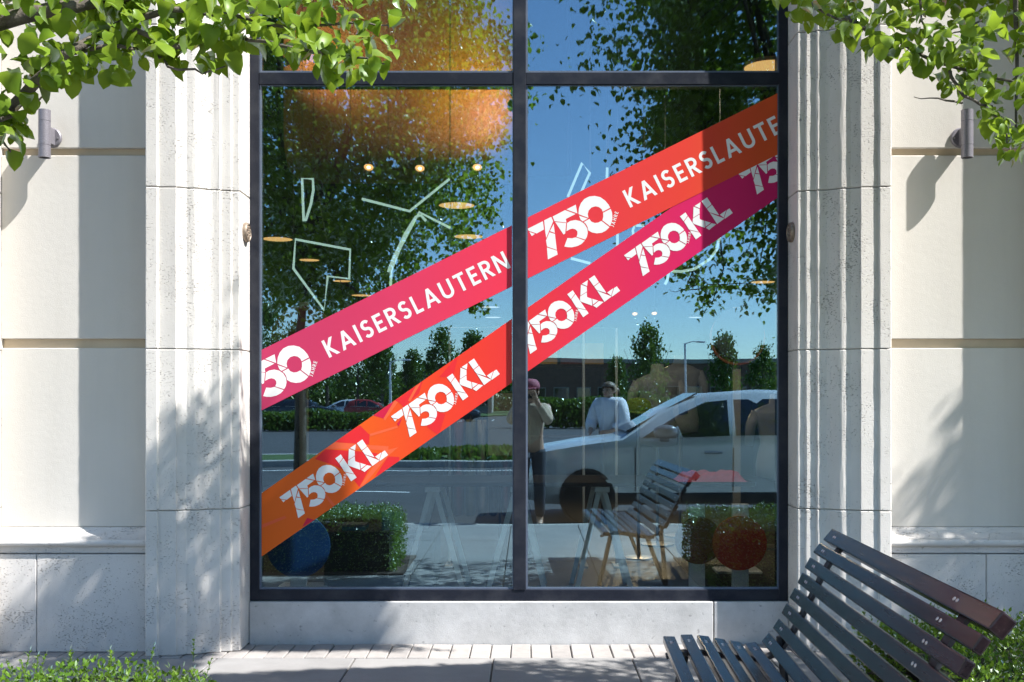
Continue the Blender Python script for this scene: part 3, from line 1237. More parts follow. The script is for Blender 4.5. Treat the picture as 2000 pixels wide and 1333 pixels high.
def crown(center, rad, nclump, per, rng, keep=None, flat_low=None):
    """clump centres through the crown, denser near the shell, then leaves round each"""
    out, cl = [], []
    c = Vector(center)
    tries = 0
    while len(cl) < nclump and tries < nclump * 30:
        tries += 1
        d = Vector((rng.gauss(0, 1), rng.gauss(0, 1), rng.gauss(0, 1))).normalized()
        r_ = rng.uniform(0.25, 1.0) ** 0.45
        lump = 1.0 + 0.22 * mnoise.noise(d * 2.2 + c)
        p = c + Vector((d.x * rad[0], d.y * rad[1], d.z * rad[2])) * r_ * lump
        if keep and not keep(p):
            continue
        cl.append(p)
    for p in cl:
        sg = rng.uniform(0.07, 0.155)
        for _ in range(int(per * rng.uniform(0.6, 1.4))):
            q = p + Vector((rng.gauss(0, sg), rng.gauss(0, sg), rng.gauss(0, sg * 0.8)))
            if not ok_direct(q) or not shade_ok(q):
                continue
            out.append((leaf_matrix(q, rng), rng.randrange(3)))
    return out, cl


def tree_wood(base, top, cl, rng, t, nlimb=9, twigs=150, r0=0.075):
    mb = MB()
    b, h = Vector(base), Vector(top)
    path = [b.lerp(h, k / 6) + Vector((rng.uniform(-.03, .03), rng.uniform(-.03, .03), 0)) * (0 < k < 6) for k in range(7)]
    mb.tube(path, [r0 * (1.25 - 0.25 * min(1, k)) * (1 - 0.09 * k) for k in range(7)], 10)
    mb.build('trunk', M['bark'], t, smooth='all')
    lm = MB()
    far = rng.sample(cl, min(len(cl), nlimb * 5))
    far.sort(key=lambda p: -(p - h).length)
    ends = far[:nlimb]
    nodes = []
    for e in ends:
        mid = h.lerp(e, 0.5) + Vector((rng.uniform(-.15, .15), rng.uniform(-.15, .15), rng.uniform(0.0, .25)))
        pth = [h, h.lerp(mid, .5) + Vector((0, 0, .08)), mid, mid.lerp(e, .5), e]
        if any(not ok_direct(q, -10) for q in pth):
            pth = [q for q in pth if ok_direct(q, -10)]
            if len(pth) < 2:
                continue
        lm.tube(pth, [r0 * .5 * (1 - .2 * k) for k in range(len(pth))], 7)
        nodes += pth[1:]
    tw = 0
    for p in cl:
        if tw >= twigs or not nodes:
            break
        n = min(nodes, key=lambda q: (q - p).length)
        if (n - p).length > 1.1 or not ok_direct(p) or not ok_direct(n):
            continue
        m = n.lerp(p, .5) + Vector((rng.uniform(-.06, .06), rng.uniform(-.06, .06), rng.uniform(-.02, .08)))
        lm.tube([n, m, p], [.011, .007, .003], 5)
        tw += 1
    lm.build('branch', M['bark'], t, smooth='all')


def boughs(t, specs, rng, depth, jitter, nfill, regions):
    """the boughs that hang in front of the facade; specs: photo pixel paths at a depth from the camera"""
    leaves = []
    for path, r0, dens in specs:
        pts = []
        for k, (x, y) in enumerate(path):
            d = depth + rng.uniform(-jitter, jitter) * 0.35
            pts.append(W(x, y, d - CAM_D))
        # densify
        fine = []
        for a, b in zip(pts[:-1], pts[1:]):
            for s in (0, .33, .66):
                fine.append(a.lerp(b, s) + Vector((rng.uniform(-.006, .006),) * 3))
        fine.append(pts[-1])
        m = len(fine)
        MB().tube(fine, [r0 * (1 - .7 * k / (m - 1)) for k in range(m)], 8).build('branch', M['bark'], t, smooth='all')
        for a, b in zip(fine[:-1], fine[1:]):
            for _ in range(dens):
                p = a.lerp(b, rng.random()) + Vector((rng.gauss(0, .028), rng.gauss(0, .05), rng.gauss(-.012, .028)))
                q = photo_xy(p)
                if q and q[1] < low_edge(q[0]) - 8:
                    leaves.append((leaf_matrix(p, rng), rng.randrange(3), p))
    n = 0
    while n < nfill:
        x0, x1, ytop = rng.choice(regions)
        x = rng.uniform(x0, x1)
        lo = low_edge(x)
        y = rng.uniform(ytop, lo)
        # thinner near the lower edge and in patches
        v = mnoise.noise(Vector((x / 75, y / 75, 3.7 + t.location.x)))
        if v < -0.18 + 0.25 * (y / max(lo, 60)) and y > 25:
            n += 0.25
            continue
        d = depth + rng.uniform(-jitter, jitter)
        p = W(x, y - 18, d - CAM_D)
        leaves.append((leaf_matrix(p, rng), rng.randrange(3), p))
        n += 1
    return leaves


def finish_tree(t, hang, crown_leaves):
    """the leaves that show largest are parts of their own, the rest one mass"""
    def size(l):
        q = photo_xy(l[2])
        if q is None or not (0 <= q[0] <= 2000 and -10 <= q[1] <= 1333):
            return 0
        return 1 / (l[2].y + CAM_D)
    hang.sort(key=size, reverse=True)
    ti = Matrix.Translation(-t.location)
    for m, k, p in hang[:300]:
        inst('leaf', LMESH[k], t, ti @ m)
    rest = [(ti @ m, k) for m, k, p in hang[300:]] + [(ti @ m, k) for m, k in crown_leaves]
    merge_leaves(rest, 'foliage', M['leaf'], t)


def shift_children(t):
    for o in list(t.children):
        if o.name.split('.')[0] in ('trunk', 'branch') and not o.get('done'):
            o.data.transform(Matrix.Translation(-t.location))
            o['done'] = 1
    for o in t.children:
        if 'done' in o:
            del o['done']


# left tree
rng = random.Random(21)
tl = thing('pear_tree', 'leafy street tree whose bough hangs over the left wall lamp', 'tree', (-2.12, -3.5, 0), 'pear trees along the pavement')
cl_l, cc = crown((-1.72, -3.55, 4.0), (1.72, 1.6, 1.95), 1150, 46, rng, keep=lambda p: p.z > 2.25 and ok_direct(p) and not (hits(p, 2.25, -1.7, -.1, -3.9, -2.9) and rng.random() < .85))
tree_wood((-2.12, -3.5, 0.0), (-2.05, -3.5, 2.35), cc, rng, tl)
specsL = [
    ([(-330, -120), (-150, 70), (0, 42), (110, 18), (230, 0), (330, -30)], 0.030, 5),
    ([(-300, 330), (-100, 285), (0, 235), (70, 160), (130, 105), (240, 45), (330, 20), (430, 30)], 0.020, 7),
    ([(130, 105), (200, 92), (290, 95), (330, 130), (400, 142), (440, 130)], 0.006, 6),
    ([(240, 45), (350, 90), (440, 62), (520, 85), (620, 100), (700, 110), (750, 125)], 0.007, 8),
    ([(430, 30), (560, 50), (680, 45), (765, 50)], 0.006, 8),
    ([(0, 235), (60, 215), (110, 165)], 0.006, 5),
    ([(-60, 290), (0, 262), (25, 290), (24, 310)], 0.005, 5),
    ([(620, 100), (655, 140), (660, 175)], 0.003, 3),
]
hangL = boughs(tl, specsL, rng, 2.68, 0.32, 340, [(-60, 130, -40), (-40, 330, -60), (150, 520, -60), (380, 800, -80), (500, 790, -60)])
shift_children(tl)
finish_tree(tl, hangL, cl_l)
# right tree
rng = random.Random(5)
tr_ = thing('pear_tree', 'leafy street tree whose bough hangs over the right wall lamp', 'tree', (2.45, -2.75, 0), 'pear trees along the pavement')
cl_r, cc = crown((2.2, -2.6, 4.1), (1.38, 1.0, 2.0), 950, 46, rng, keep=lambda p: p.z > 2.2 and ok_direct(p) and shade_ok(p) and not (hits(p, 2.3, .7, 1.8, -3.2, -2.2) and rng.random() < .93))
lobe, lc = shade_lobe(ZMAX, -2.8, -1.62, 76, 28, rng, 1.25, 1.85, .0)
cl_r += lobe
cc += lc
lobe, lc = shade_lobe(ZMAXW, -1.58, -.88, 130, 40, rng, 1.45, 2.0, -.05, 0.0)
cl_r += lobe
cc += lc
# clumps added to the crown for their shadow on the pavement before the sill
lobe, lc = [], []
for _ in range(300):
    xg = rng.uniform(-.95, 2.3)
    yg = rng.uniform(-3.1, (-.66 + (xg + 1.35) * .16 if xg < .75 else -.2) - .02)
    s = rng.uniform(.95, 1.5)
    lc.append(Vector((xg + 2.35 * s, yg - s, 3.1 * s)))
lc = [p for p in lc if ok_direct(p) and not hits(p, 2.3, .7, 1.9, -3.2, -2.2)]
for p in lc:
    for _ in range(30):
        q = p + Vector((rng.gauss(0, .13), rng.gauss(0, .13), rng.gauss(0, .12)))
        if ok_direct(q) and shade_ok(q):
            lobe.append((leaf_matrix(q, rng), rng.randrange(3)))
cl_r += lobe
cc += lc
tree_wood((2.45, -2.75, 0.0), (2.4, -2.75, 2.4), cc, rng, tr_)
specsR = [
    ([(1640, 30), (1700, 60), (1760, 85), (1850, 130), (1990, 165), (2160, 190)], 0.009, 7),
    ([(2010, -120), (1985, 0), (1985, 140), (1984, 275)], 0.011, 5),
    ([(1850, 130), (1880, 190), (1935, 210), (1965, 260), (1975, 310)], 0.006, 7),
    ([(1560, -10), (1620, 30), (1700, 60)], 0.006, 8),
    ([(1790, -40), (1800, 40), (1840, 110)], 0.005, 5),
    ([(1880, 200), (1830, 195), (1785, 190)], 0.004, 6),
    ([(1935, 30), (1880, 60), (1830, 75)], 0.004, 5),
]
hangR = boughs(tr_, specsR, rng, 3.35, 0.40, 230, [(1500, 1700, -60), (1780, 2060, -40), (1880, 2060, 20), (1840, 2060, 60), (1600, 1790, 30)])
shift_children(tr_)
finish_tree(tr_, hangR, cl_r)
# third tree of the row, to the right of the view: it shades the right wall
rng = random.Random(9)
t3 = thing('pear_tree', 'leafy street tree beyond the right edge, shading the right wall', 'tree', (6.0, -2.6, 0), 'pear trees along the pavement')
cl_3, cc = crown((5.75, -2.2, 4.1), (1.6, 1.3, 1.4), 500, 32, rng, keep=lambda p: p.z > 2.4 and shade_ok(p))
lobe, lc = shade_lobe(ZMAXR, 1.98, 2.75, 34, 26, rng, 1.3, 1.9, -.05)
cl_3 += lobe
cc += lc
tree_wood((6.0, -2.6, 0.0), (5.95, -2.55, 2.4), cc, rng, t3)
shift_children(t3)
merge_leaves([(Matrix.Translation(-t3.location) @ m, k) for m, k in cl_3], 'foliage', M['leaf'], t3)

# hedges
HV = [(0, 0, 0), (-.0055, .008, .001), (0, .019, -.001), (.0055, .008, .001)]
HF = [(0, 1, 2), (0, 2, 3)]


def hedge(name, label, x0, x1, y0, y1, h, n, rng, sprigs=60):
    t = thing(name, label, 'hedge', ((x0 + x1) / 2, (y0 + y1) / 2, 0), 'clipped box hedges on the pavement')
    o = t.location
    def lump(x, y): return 0.065 * mnoise.noise(Vector((x * 3.1, y * 3.1, 1.3))) + 0.04 * mnoise.noise(Vector((x * 9, y * 9, 4)))
    # dark inner core
    nx, ny = 14, 8
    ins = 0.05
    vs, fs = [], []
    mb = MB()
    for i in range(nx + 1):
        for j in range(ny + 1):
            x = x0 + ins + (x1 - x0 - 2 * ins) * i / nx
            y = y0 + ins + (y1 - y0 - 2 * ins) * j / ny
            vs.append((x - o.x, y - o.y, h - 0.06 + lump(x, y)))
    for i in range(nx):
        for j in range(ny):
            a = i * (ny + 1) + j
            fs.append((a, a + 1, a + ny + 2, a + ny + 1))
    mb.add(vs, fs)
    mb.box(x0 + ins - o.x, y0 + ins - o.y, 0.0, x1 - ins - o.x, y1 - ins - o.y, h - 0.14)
    mb.build('dark_core', M['hedge_core'], t)
    out = []
    area = [((x1 - x0) * (y1 - y0), 'top'), ((x1 - x0) * h, 'f'), ((x1 - x0) * h, 'b'), ((y1 - y0) * h, 'l'), ((y1 - y0) * h, 'r')]
    tot = sum(a for a, _ in area)
    for a, s in area:
        for _ in range(int(n * a / tot)):
            u, v = rng.random(), rng.random()
            dp = abs(rng.gauss(0, .035))
            if s == 'top':
                x, y = x0 + u * (x1 - x0), y0 + v * (y1 - y0)
                ed = max(0, 1 - min(x - x0, x1 - x, y - y0, y1 - y) / .13)
                p = Vector((x, y, h + lump(x, y) - dp * 1.3 + .015 - .085 * ed * ed))
                nr = Vector((0, 0, 1))
            else:
                z = v * h
                dp += .07 * max(0, (z - (h - .13)) / .13) ** 2
                if s in 'fb':
                    x = x0 + u * (x1 - x0)
                    y = (y1 - dp if s == 'b' else y0 + dp) + lump(x, z) * .8
                    nr = Vector((0, 1 if s == 'b' else -1, .3))
                else:
                    y = y0 + u * (y1 - y0)
                    x = (x1 - dp if s == 'r' else x0 + dp) + lump(y, z) * .8
                    nr = Vector((1 if s == 'r' else -1, 0, .3))
                p = Vector((x, y, z))
            d = (nr + Vector((rng.gauss(0, .7), rng.gauss(0, .7), rng.gauss(0, .7)))).normalized()
            m = Matrix.Translation(p - o) @ d.to_track_quat('Y', 'Z').to_matrix().to_4x4() @ Matrix.Rotation(rng.uniform(0, 6.28), 4, 'Y') @ Matrix.Scale(rng.uniform(.8, 1.35), 4)
            out.append((m, 0))
    sm = MB()
    for _ in range(sprigs):
        x, y = rng.uniform(x0, x1), rng.uniform(y0, y1)
        z0 = h + lump(x, y) - .02
        hh = rng.uniform(.03, .085)
        tip = Vector((x + rng.gauss(0, .015), y + rng.gauss(0, .015), z0 + hh))
        sm.tube([Vector((x, y, z0)) - o, tip - o], .0012, 4)
        for k in range(9):
            s = .15 + .85 * k / 8
            p = Vector((x, y, z0)).lerp(tip, s)
            a = k * 1.57 + rng.random()
            d = Vector((math.cos(a), math.sin(a), .9 if k < 8 else 3)).normalized()
            m = Matrix.Translation(p - o) @ d.to_track_quat('Y', 'Z').to_matrix().to_4x4() @ Matrix.Scale(rng.uniform(.8, 1.15), 4)
            out.append((m, 0))
    stuff(sm.build('sprig_stems', M['hedge'], t))
    merge_leaves(out, 'foliage', M['hedge'], t, (HV, HF))
    return t


rng = random.Random(31)
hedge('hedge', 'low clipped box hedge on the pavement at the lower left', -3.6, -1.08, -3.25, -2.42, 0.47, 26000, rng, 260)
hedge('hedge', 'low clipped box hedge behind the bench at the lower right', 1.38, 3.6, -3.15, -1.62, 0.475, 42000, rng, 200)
structure(MB().box(-3.7, -3.35, -0.02, -1.0, -2.35, 0.012).build('planting_bed', M['soil']))
structure(MB().box(1.3, -3.25, -0.02, 3.7, -1.55, 0.012).build('planting_bed', M['soil']))
# ================================================================== what stands across the street (seen in the glass)
M['car_silver'] = simple('silver_paint', (0.66, 0.69, 0.70), 0.25, 0.35, var=0.02)
M['car_dark'] = simple('dark_paint', (0.03, 0.045, 0.06), 0.25, 0.4, var=0.02)
M['car_white'] = simple('white_paint', (0.72, 0.73, 0.74), 0.3, 0.1, var=0.02)
M['car_red'] = simple('red_paint', (0.30, 0.03, 0.03), 0.3, 0.2, var=0.02)
M['car_glass'] = simple('car_glass', (0.012, 0.016, 0.02), 0.04, 0.0, var=0.0, spec=1.0)
M['tyre'] = simple('tyre_rubber', (0.018, 0.018, 0.018), 0.85)
M['rim'] = simple('alloy_rim', (0.45, 0.45, 0.46), 0.3, 0.9)
M['trim'] = simple('black_trim', (0.015, 0.015, 0.017), 0.5)
M['mirror_cap'] = simple('mirror_cap', (0.20, 0.21, 0.22), 0.15, 0.5, var=0.0)
M['lamp_clear'] = simple('headlamp', (0.7, 0.72, 0.75), 0.1, 0.2, var=0.0)
M['lamp_red'] = simple('tail_lamp', (0.35, 0.01, 0.01), 0.15, 0.0, var=0.0)

# stations along the car: s, lower edge, shoulder height, roof height (or None), half width at sill, at shoulder, at roof
ST = [(0.00, .42, .66, None, .66, .62, 0), (0.10, .30, .80, None, .78, .72, 0), (0.35, .25, .90, None, .86, .82, 0), (0.80, .24, .98, None, .89, .86, 0),
      (1.30, .24, 1.04, 1.08, .90, .87, .74), (1.80, .24, 1.04, 1.40, .90, .88, .67), (2.35, .24, 1.04, 1.62, .90, .88, .62), (3.0, .24, 1.05, 1.67, .90, .88, .61),
      (3.6, .24, 1.06, 1.65, .90, .88, .60), (4.10, .26, 1.08, 1.52, .87, .85, .58), (4.38, .32, 1.02, 1.10, .82, .80, .66), (4.48, .42, .92, None, .74, .72, 0)]


def make_car(paint, label, group=None):
    t = thing('parked_car', label, 'car', (0, 0, 0), group)
    vs, fs = [], []
    K = 14
    for s, zb, zs, zr, wb, ws, wr in ST:
        half = [(wb * .86, zb), (wb, zb + .13), (wb + .015, zb + .30), (ws + .02, zs - .10), (ws, zs)]
        if zr:
            half += [(wr + .03, zr - .05), (wr - .05, zr)]
        else:
            half += [(ws * .9, zs + .035), (ws * .5, zs + .055)]
        ring = [(s, w_, z_) for w_, z_ in half] + [(s, -w_, z_) for w_, z_ in half[::-1]]
        vs += ring
    for i in range(len(ST) - 1):
        for k in range(K):
            fs.append((i * K + k, i * K + (k + 1) % K, (i + 1) * K + (k + 1) % K, (i + 1) * K + k))
    fs += [tuple(range(K)), tuple(range((len(ST) - 1) * K, len(ST) * K))]
    MB().add(vs, fs).build('body', paint, t, smooth=True)

    def side(pts, name, mat, sg, off=.006):
        """flat pieces that follow the body side between shoulder and roof"""
        out = []
        for s, f in pts:
            for a, b in zip(ST[:-1], ST[1:]):
                if a[0] <= s <= b[0]:
                    u = (s - a[0]) / (b[0] - a[0])
                    lp = [x + (y - x) * u for x, y in zip([v_ if v_ is not None else a[2] for v_ in a], [v_ if v_ is not None else b[2] for v_ in b])]
            w_ = lp[5] + (lp[6] + .03 - lp[5]) * f
            z_ = lp[2] + (lp[3] - .05 - lp[2]) * f
            out.append(Vector((s, sg * (w_ + off), z_)))
        MB().prism(out, (0, -sg * .012, 0)).build(name, mat, t)
    for sg in (1, -1):
        side([(1.52, .10), (2.02, .80), (2.35, .88), (2.62, .90), (2.62, .10)], 'side_window', M['car_glass'], sg)
        side([(2.70, .10), (2.70, .90), (3.45, .90), (3.45, .10)], 'side_window', M['car_glass'], sg)
        side([(3.53, .10), (3.53, .88), (3.8, .80), (4.02, .45), (4.02, .12)], 'side_window', M['car_glass'], sg)
        # mirror
        m = MB().lathe([(0.02, -.06), (.085, -.055), (.11, .0), (.10, .06), (.05, .10), (.01, .105)], 14, (1.82, sg * 1.02, 1.13), 1.45, .85)
        m.box(1.76, sg * .88 - .02, 1.03, 1.86, sg * .98 + .02, 1.08)
        m.build('mirror', M['mirror_cap'], t, smooth='all')
        for s0, s1 in ((2.30, 2.52), (3.22, 3.44)):
            MB().box(s0, sg * .905 - .022, .875, s1, sg * .905 + .022, .905).build('handle', M['rim'], t, bevel=.008)
        MB().box(.95, sg * .905 - .02, .27, 3.6, sg * .905 + .02, .40).build('sill_trim', M['trim'], t, bevel=.01)
        MB().box(.12, sg * .62 - .15, .66, .30, sg * .62 + .15, .78).build('headlight', M['lamp_clear'], t, bevel=.03, segs=2)
        MB().box(4.34, sg * .66 - .10, .80, 4.47, sg * .66 + .10, 1.0).build('tail_light', M['lamp_red'], t, bevel=.02)
        for s in (.86, 3.58):
            MB().lathe([(.350, -.05), (.350, .05)], 28).build('wheel_arch', M['trim'], t, xf=Matrix.Translation((s, sg * .86, .34)) @ Matrix.Rotation(R(90), 4, 'X'))
            w = MB().lathe([(.21, -.10), (.30, -.10), (.33, -.07), (.33, .07), (.30, .10), (.21, .10)], 28).build('wheel', M['tyre'], t, smooth=True, xf=Matrix.Translation((s, sg * .83, .33)) @ Matrix.Rotation(R(90), 4, 'X'))
            rm = MB().lathe([(.21, -.095), (.215, .095), (.19, .06), (.06, .08), (.01, .08)][::1], 20)
            rm.build('rim', M['rim'], w, smooth=True, xf=Matrix.Translation((s, sg * .835, .33)) @ Matrix.Rotation(R(90), 4, 'X') @ Matrix.Scale(sg * -1, 4, (0, 0, 1)))
    # door seams and waist line
    for sg in (1, -1):
        for s_ in (1.45, 2.66, 3.52):
            MB().box(s_ - .006, sg * .911 - .004, .42, s_ + .006, sg * .911 + .004, .95).build('door_seam', M['trim'], t)
        MB().prism([(1.5, sg * .893, 1.052), (4.0, sg * .885, 1.085), (4.0, sg * .885, 1.105), (1.5, sg * .893, 1.072)], (0, sg * .012, 0)).build('chrome_strip', M['rim'], t)
    # windscreen and rear window
    MB().prism([(1.36, -.70, 1.135), (1.36, .70, 1.135), (2.27, .57, 1.612), (2.27, -.57, 1.612)], (-.008, 0, .016)).build('windscreen', M['car_glass'], t)
    MB().prism([(4.13, -.52, 1.47), (4.13, .52, 1.47), (4.36, .60, 1.14), (4.36, -.60, 1.14)], (.012, 0, .008)).build('rear_window', M['car_glass'], t)
    MB().box(-.03, -.55, .34, .10, .55, .52).build('grille', M['trim'], t, bevel=.02)
    return t


car = make_car(M['car_silver'], 'silver hatchback parked at the near kerb, mirrored large in the right pane')
car.location = (-0.12, -7.72, -0.12)
far_cars = [
    (540, 770, 'car_dark', 0, 'dark saloon parked furthest left in the mirrored car park'),
    (604, 770, 'car_dark', 1, 'dark blue car parked second from the left in the mirrored car park'),
    (668, 772, 'car_silver', 0, 'silver car parked in front of the mirrored trees, left pane'),
    (730, 772, 'car_red', 1, 'dark red car at the right of the mirrored car row, left pane'),
    (800, 772, 'car_white', 0, 'white car parked behind the lower band in the left pane'),
    (880, 772, 'car_dark', 1, 'black car parked behind the lower band near the mullion'),
    (1215, 774, 'car_white', 0, 'white car in the mirrored car park above the silver bonnet'),
    (1400, 774, 'car_red', 1, 'red car in the mirrored car park behind the silver roof'),
]
G_C = 'cars in the mirrored car park'
proto = None
for i, (px, py, mt, fl, lab) in enumerate(far_cars):
    c = copy_tree(car)
    c['label'] = lab
    c['group'] = G_C
    p = WR(px, 785, -76.0 + (i % 2) * 1.2)
    c.location = (p.x + (2.3 if fl else -2.3), p.y, -0.10)
    c.rotation_euler = (0, 0, PI if fl else 0)
    for ch in c.children:
        if ch.name.split('.')[0] in ('body',) and mt != 'car_silver':
            ch.material_slots[0].link = 'OBJECT'
            ch.material_slots[0].material = M[mt]


# far trees: three prototypes, then copies
def far_tree(seed, h, w, label):
    rng = random.Random(seed)
    t = thing('tree', label, 'tree', (0, 0, 0), 'trees beyond the mirrored car park')
    MB().tube([(0, 0, -.2), (.05, 0, h * .3), (0, .05, h * .7)], [.16, .12, .04], 7).build('trunk', M['bark'], t)
    lm = MB()
    vs, fs = [], []
    tips = []
    for k in range(9):
        a = rng.uniform(0, 6.28)
        tip = Vector((math.cos(a) * w * .4, math.sin(a) * w * .4, h * rng.uniform(.4, .85)))
        lm.tube([(0, 0, h * rng.uniform(.2, .5)), tip * .6 + Vector((0, 0, .1)), tip], [.05, .03, .01], 5)
        tips.append(tip)
    lm.build('branch', M['bark'], t)
    for k in range(90):
        z = rng.uniform(.12, 1.0) ** .8
        rr = w * .5 * (1 - z) ** .55 * (.75 + .35 * rng.random()) if z > .3 else w * .5 * (.55 + z)
        a = rng.uniform(0, 6.28)
        q = Vector((math.cos(a) * rr * rng.uniform(.5, 1), math.sin(a) * rr * rng.uniform(.5, 1), h * (.1 + .9 * z)))
        for _ in range(24):
            p = q + Vector((rng.gauss(0, .32), rng.gauss(0, .32), rng.gauss(0, .32)))
            s = rng.uniform(.10, .2)
            m = Matrix.Translation(p) @ Euler((rng.uniform(0, 6), rng.uniform(0, 6), rng.uniform(0, 6))).to_matrix().to_4x4()
            n = len(vs)
            vs += [tuple(m @ Vector(v)) for v in ((-s, 0, 0), (0, -s * .6, 0), (s, 0, s * .3), (0, s * .6, 0))]
            fs.append((n, n + 1, n + 2, n + 3))
    me = bpy.data.meshes.new('crown')
    me.from_pydata(vs, [], fs)
    me.materials.append(M['far_leaf'])
    stuff(inst('crown', me, t))
    return t


ft = [far_tree(1, 7.0, 5.0, ''), far_tree(2, 6.5, 3.4, ''), far_tree(3, 8.0, 5.5, '')]
used = set()
for px, top, kind, y, lab in [
    (525, 600, 2, -96, 'dense green tree mirrored at the far left edge of the left pane'),
    (580, 640, 0, -98, 'round green tree mirrored behind the dark parked cars'),
    (640, 610, 2, -100, 'tall bushy tree mirrored behind the silver parked car'),
    (700, 640, 0, -95, 'bushy tree mirrored between the two bands, left of the white pole'),
    (748, 665, 1, -93, 'narrow tree mirrored just left of the white pole'),
    (805, 690, 1, -97, 'small narrow tree mirrored to the right of the white pole'),
    (862, 650, 0, -104, 'round tree mirrored behind the white tube in the left pane'),
    (925, 655, 1, -112, 'pale distant tree mirrored close to the mullion'),
    (1265, 642, 0, -99, 'single round tree mirrored above the silver car windscreen'),
    (1205, 700, 1, -106, 'small tree mirrored left of the round tree in the right pane'),
    (1412, 655, 1, -101, 'slim tree mirrored over the silver car roof'),
    (1490, 680, 0, -105, 'low bushy tree mirrored at the right edge of the right pane'),
]:
    src = ft[kind]
    c = src if kind not in used else copy_tree(src)
    used.add(kind)
    p = WR(px, top, y)
    hh = (7.0, 6.5, 8.0)[kind]
    k = p.z / hh
    c.location = (p.x, y, 0)
    c.scale = (k * .95, k * .95, k)
    c.rotation_euler = (0, 0, px * .37)
    c['label'] = lab

# light poles
M['pole'] = simple('pole_white', (0.7, 0.71, 0.72), 0.5)
for px, top, y, lab in ((764, 705, -70, 'white lamp pole mirrored among the trees, left pane'), (1340, 668, -72, 'white lamp pole mirrored over the silver car, right pane')):
    p = WR(px, top, y)
    t = thing('lamp_pole', lab, 'lamp pole', (p.x, y, -.1), 'lamp poles in the car park')
    MB().tube([(0, 0, 0), (0, 0, p.z)], [.10, .07], 10).build('mast', M['pole'], t)
    MB().tube([(0, 0, p.z - .05), (.5, 0, p.z + .12), (1.1, 0, p.z + .12)], .035, 6).build('arm', M['pole'], t)
    MB().box(.8, -.15, p.z + .06, 1.4, .15, p.z + .18).build('lamp_head', M['pole'], t, bevel=.03)

# low building across the car park
M['far_brick'] = simple('far_brick', (0.16, 0.09, 0.07), 0.85, var=0.2, scale=2)
M['far_band'] = simple('far_cornice', (0.30, 0.28, 0.26), 0.8)
fb = thing('brick_building', 'long low brick building mirrored behind the car park in the right pane', 'building', (0, -120, 0))
pa, pb = WR(1030, 700, -120), WR(1640, 690, -120)
MB().box(pa.x, -8, -.4, pb.x, 0, pa.z - .5).build('wall', M['far_brick'], fb)
MB().box(pa.x - .2, -8.2, pa.z - .5, pb.x + .2, .25, pa.z).build('cornice', M['far_band'], fb)
nwin = 14
for k in range(nwin):
    x = pa.x + (pb.x - pa.x) * (k + .5) / nwin
    w = MB().box(x - .9, .0, .8, x + .9, .12, 3.2).build('window_frame', M['far_band'], fb)
    MB().box(x - .8, .121, .9, x + .8, .16, 3.1).build('pane', M['car_glass'], w)
fb2 = thing('grey_building', 'small grey flat roofed building mirrored between the trees, left pane', 'building', (0, -125, 0))
pa, pb = WR(790, 712, -125), WR(960, 712, -125)
MB().box(pa.x, -8, -.4, pb.x, 0, pa.z - .4).build('wall', M['far_band'], fb2)
MB().box(pa.x - .2, -8.2, pa.z - .4, pb.x + .2, .25, pa.z).build('roof_edge', M['trim'], fb2)
for k in range(4):
    x = pa.x + (pb.x - pa.x) * (k + .5) / 4
    MB().box(x - .8, .0, 1.0, x + .8, .12, 3.0).build('window', M['car_glass'], fb2)

# shrub row at the edge of the car park
def shrub_row(name, label, x0, x1, y, h, n, seed):
    rng = random.Random(seed)
    t = thing(name, label, 'shrubs', ((x0 + x1) / 2, y, 0), 'shrub rows along the car park')
    mb = MB()
    vs, fs = [], []
    for k in range(n):
        x = rng.uniform(x0, x1) - t.location.x
        yy = rng.gauss(0, .45)
        hh = h * (.75 + .3 * mnoise.noise(Vector((x * .5, y, 0))))
        z = rng.uniform(0, hh)
        s = rng.uniform(.07, .15)
        m = Matrix.Translation((x, yy * (1.1 - .5 * z / h), z)) @ Euler((rng.uniform(0, 6), rng.uniform(0, 6), rng.uniform(0, 6))).to_matrix().to_4x4()
        b = len(vs)
        vs += [tuple(m @ Vector(v)) for v in ((-s, 0, 0), (0, -s * .6, 0), (s, 0, s * .3), (0, s * .6, 0))]
        fs.append((b, b + 1, b + 2, b + 3))
    me = bpy.data.meshes.new('foliage')
    me.from_pydata(vs, [], fs)
    me.materials.append(M['far_leaf'])
    stuff(inst('foliage', me, t))
    st = MB()
    for k in range(24):
        x = rng.uniform(x0, x1) - t.location.x
        st.tube([(x, 0, -.1), (x + .1, 0, h * .6)], .03, 5)
    stuff(st.build('stems', M['bark'], t))


a, b = WR(505, 785, -47), WR(800, 785, -47)
shrub_row('shrub_row', 'dark shrub row mirrored below the parked cars in the left pane', a.x, b.x, -47, 1.15, 9000, 3)
a, b = WR(1010, 785, -52), WR(1560, 785, -52)
shrub_row('shrub_row', 'dark shrub row mirrored behind the silver car in the right pane', a.x, b.x, -52, 2.2, 14000, 4)
a, b = WR(740, 785, -19.6), WR(1010, 785, -19.6)
shrub_row('grass_tuft_row', 'rough strip of tall grass mirrored on the median, left pane', a.x, b.x, -19.6, .28, 5000, 5)

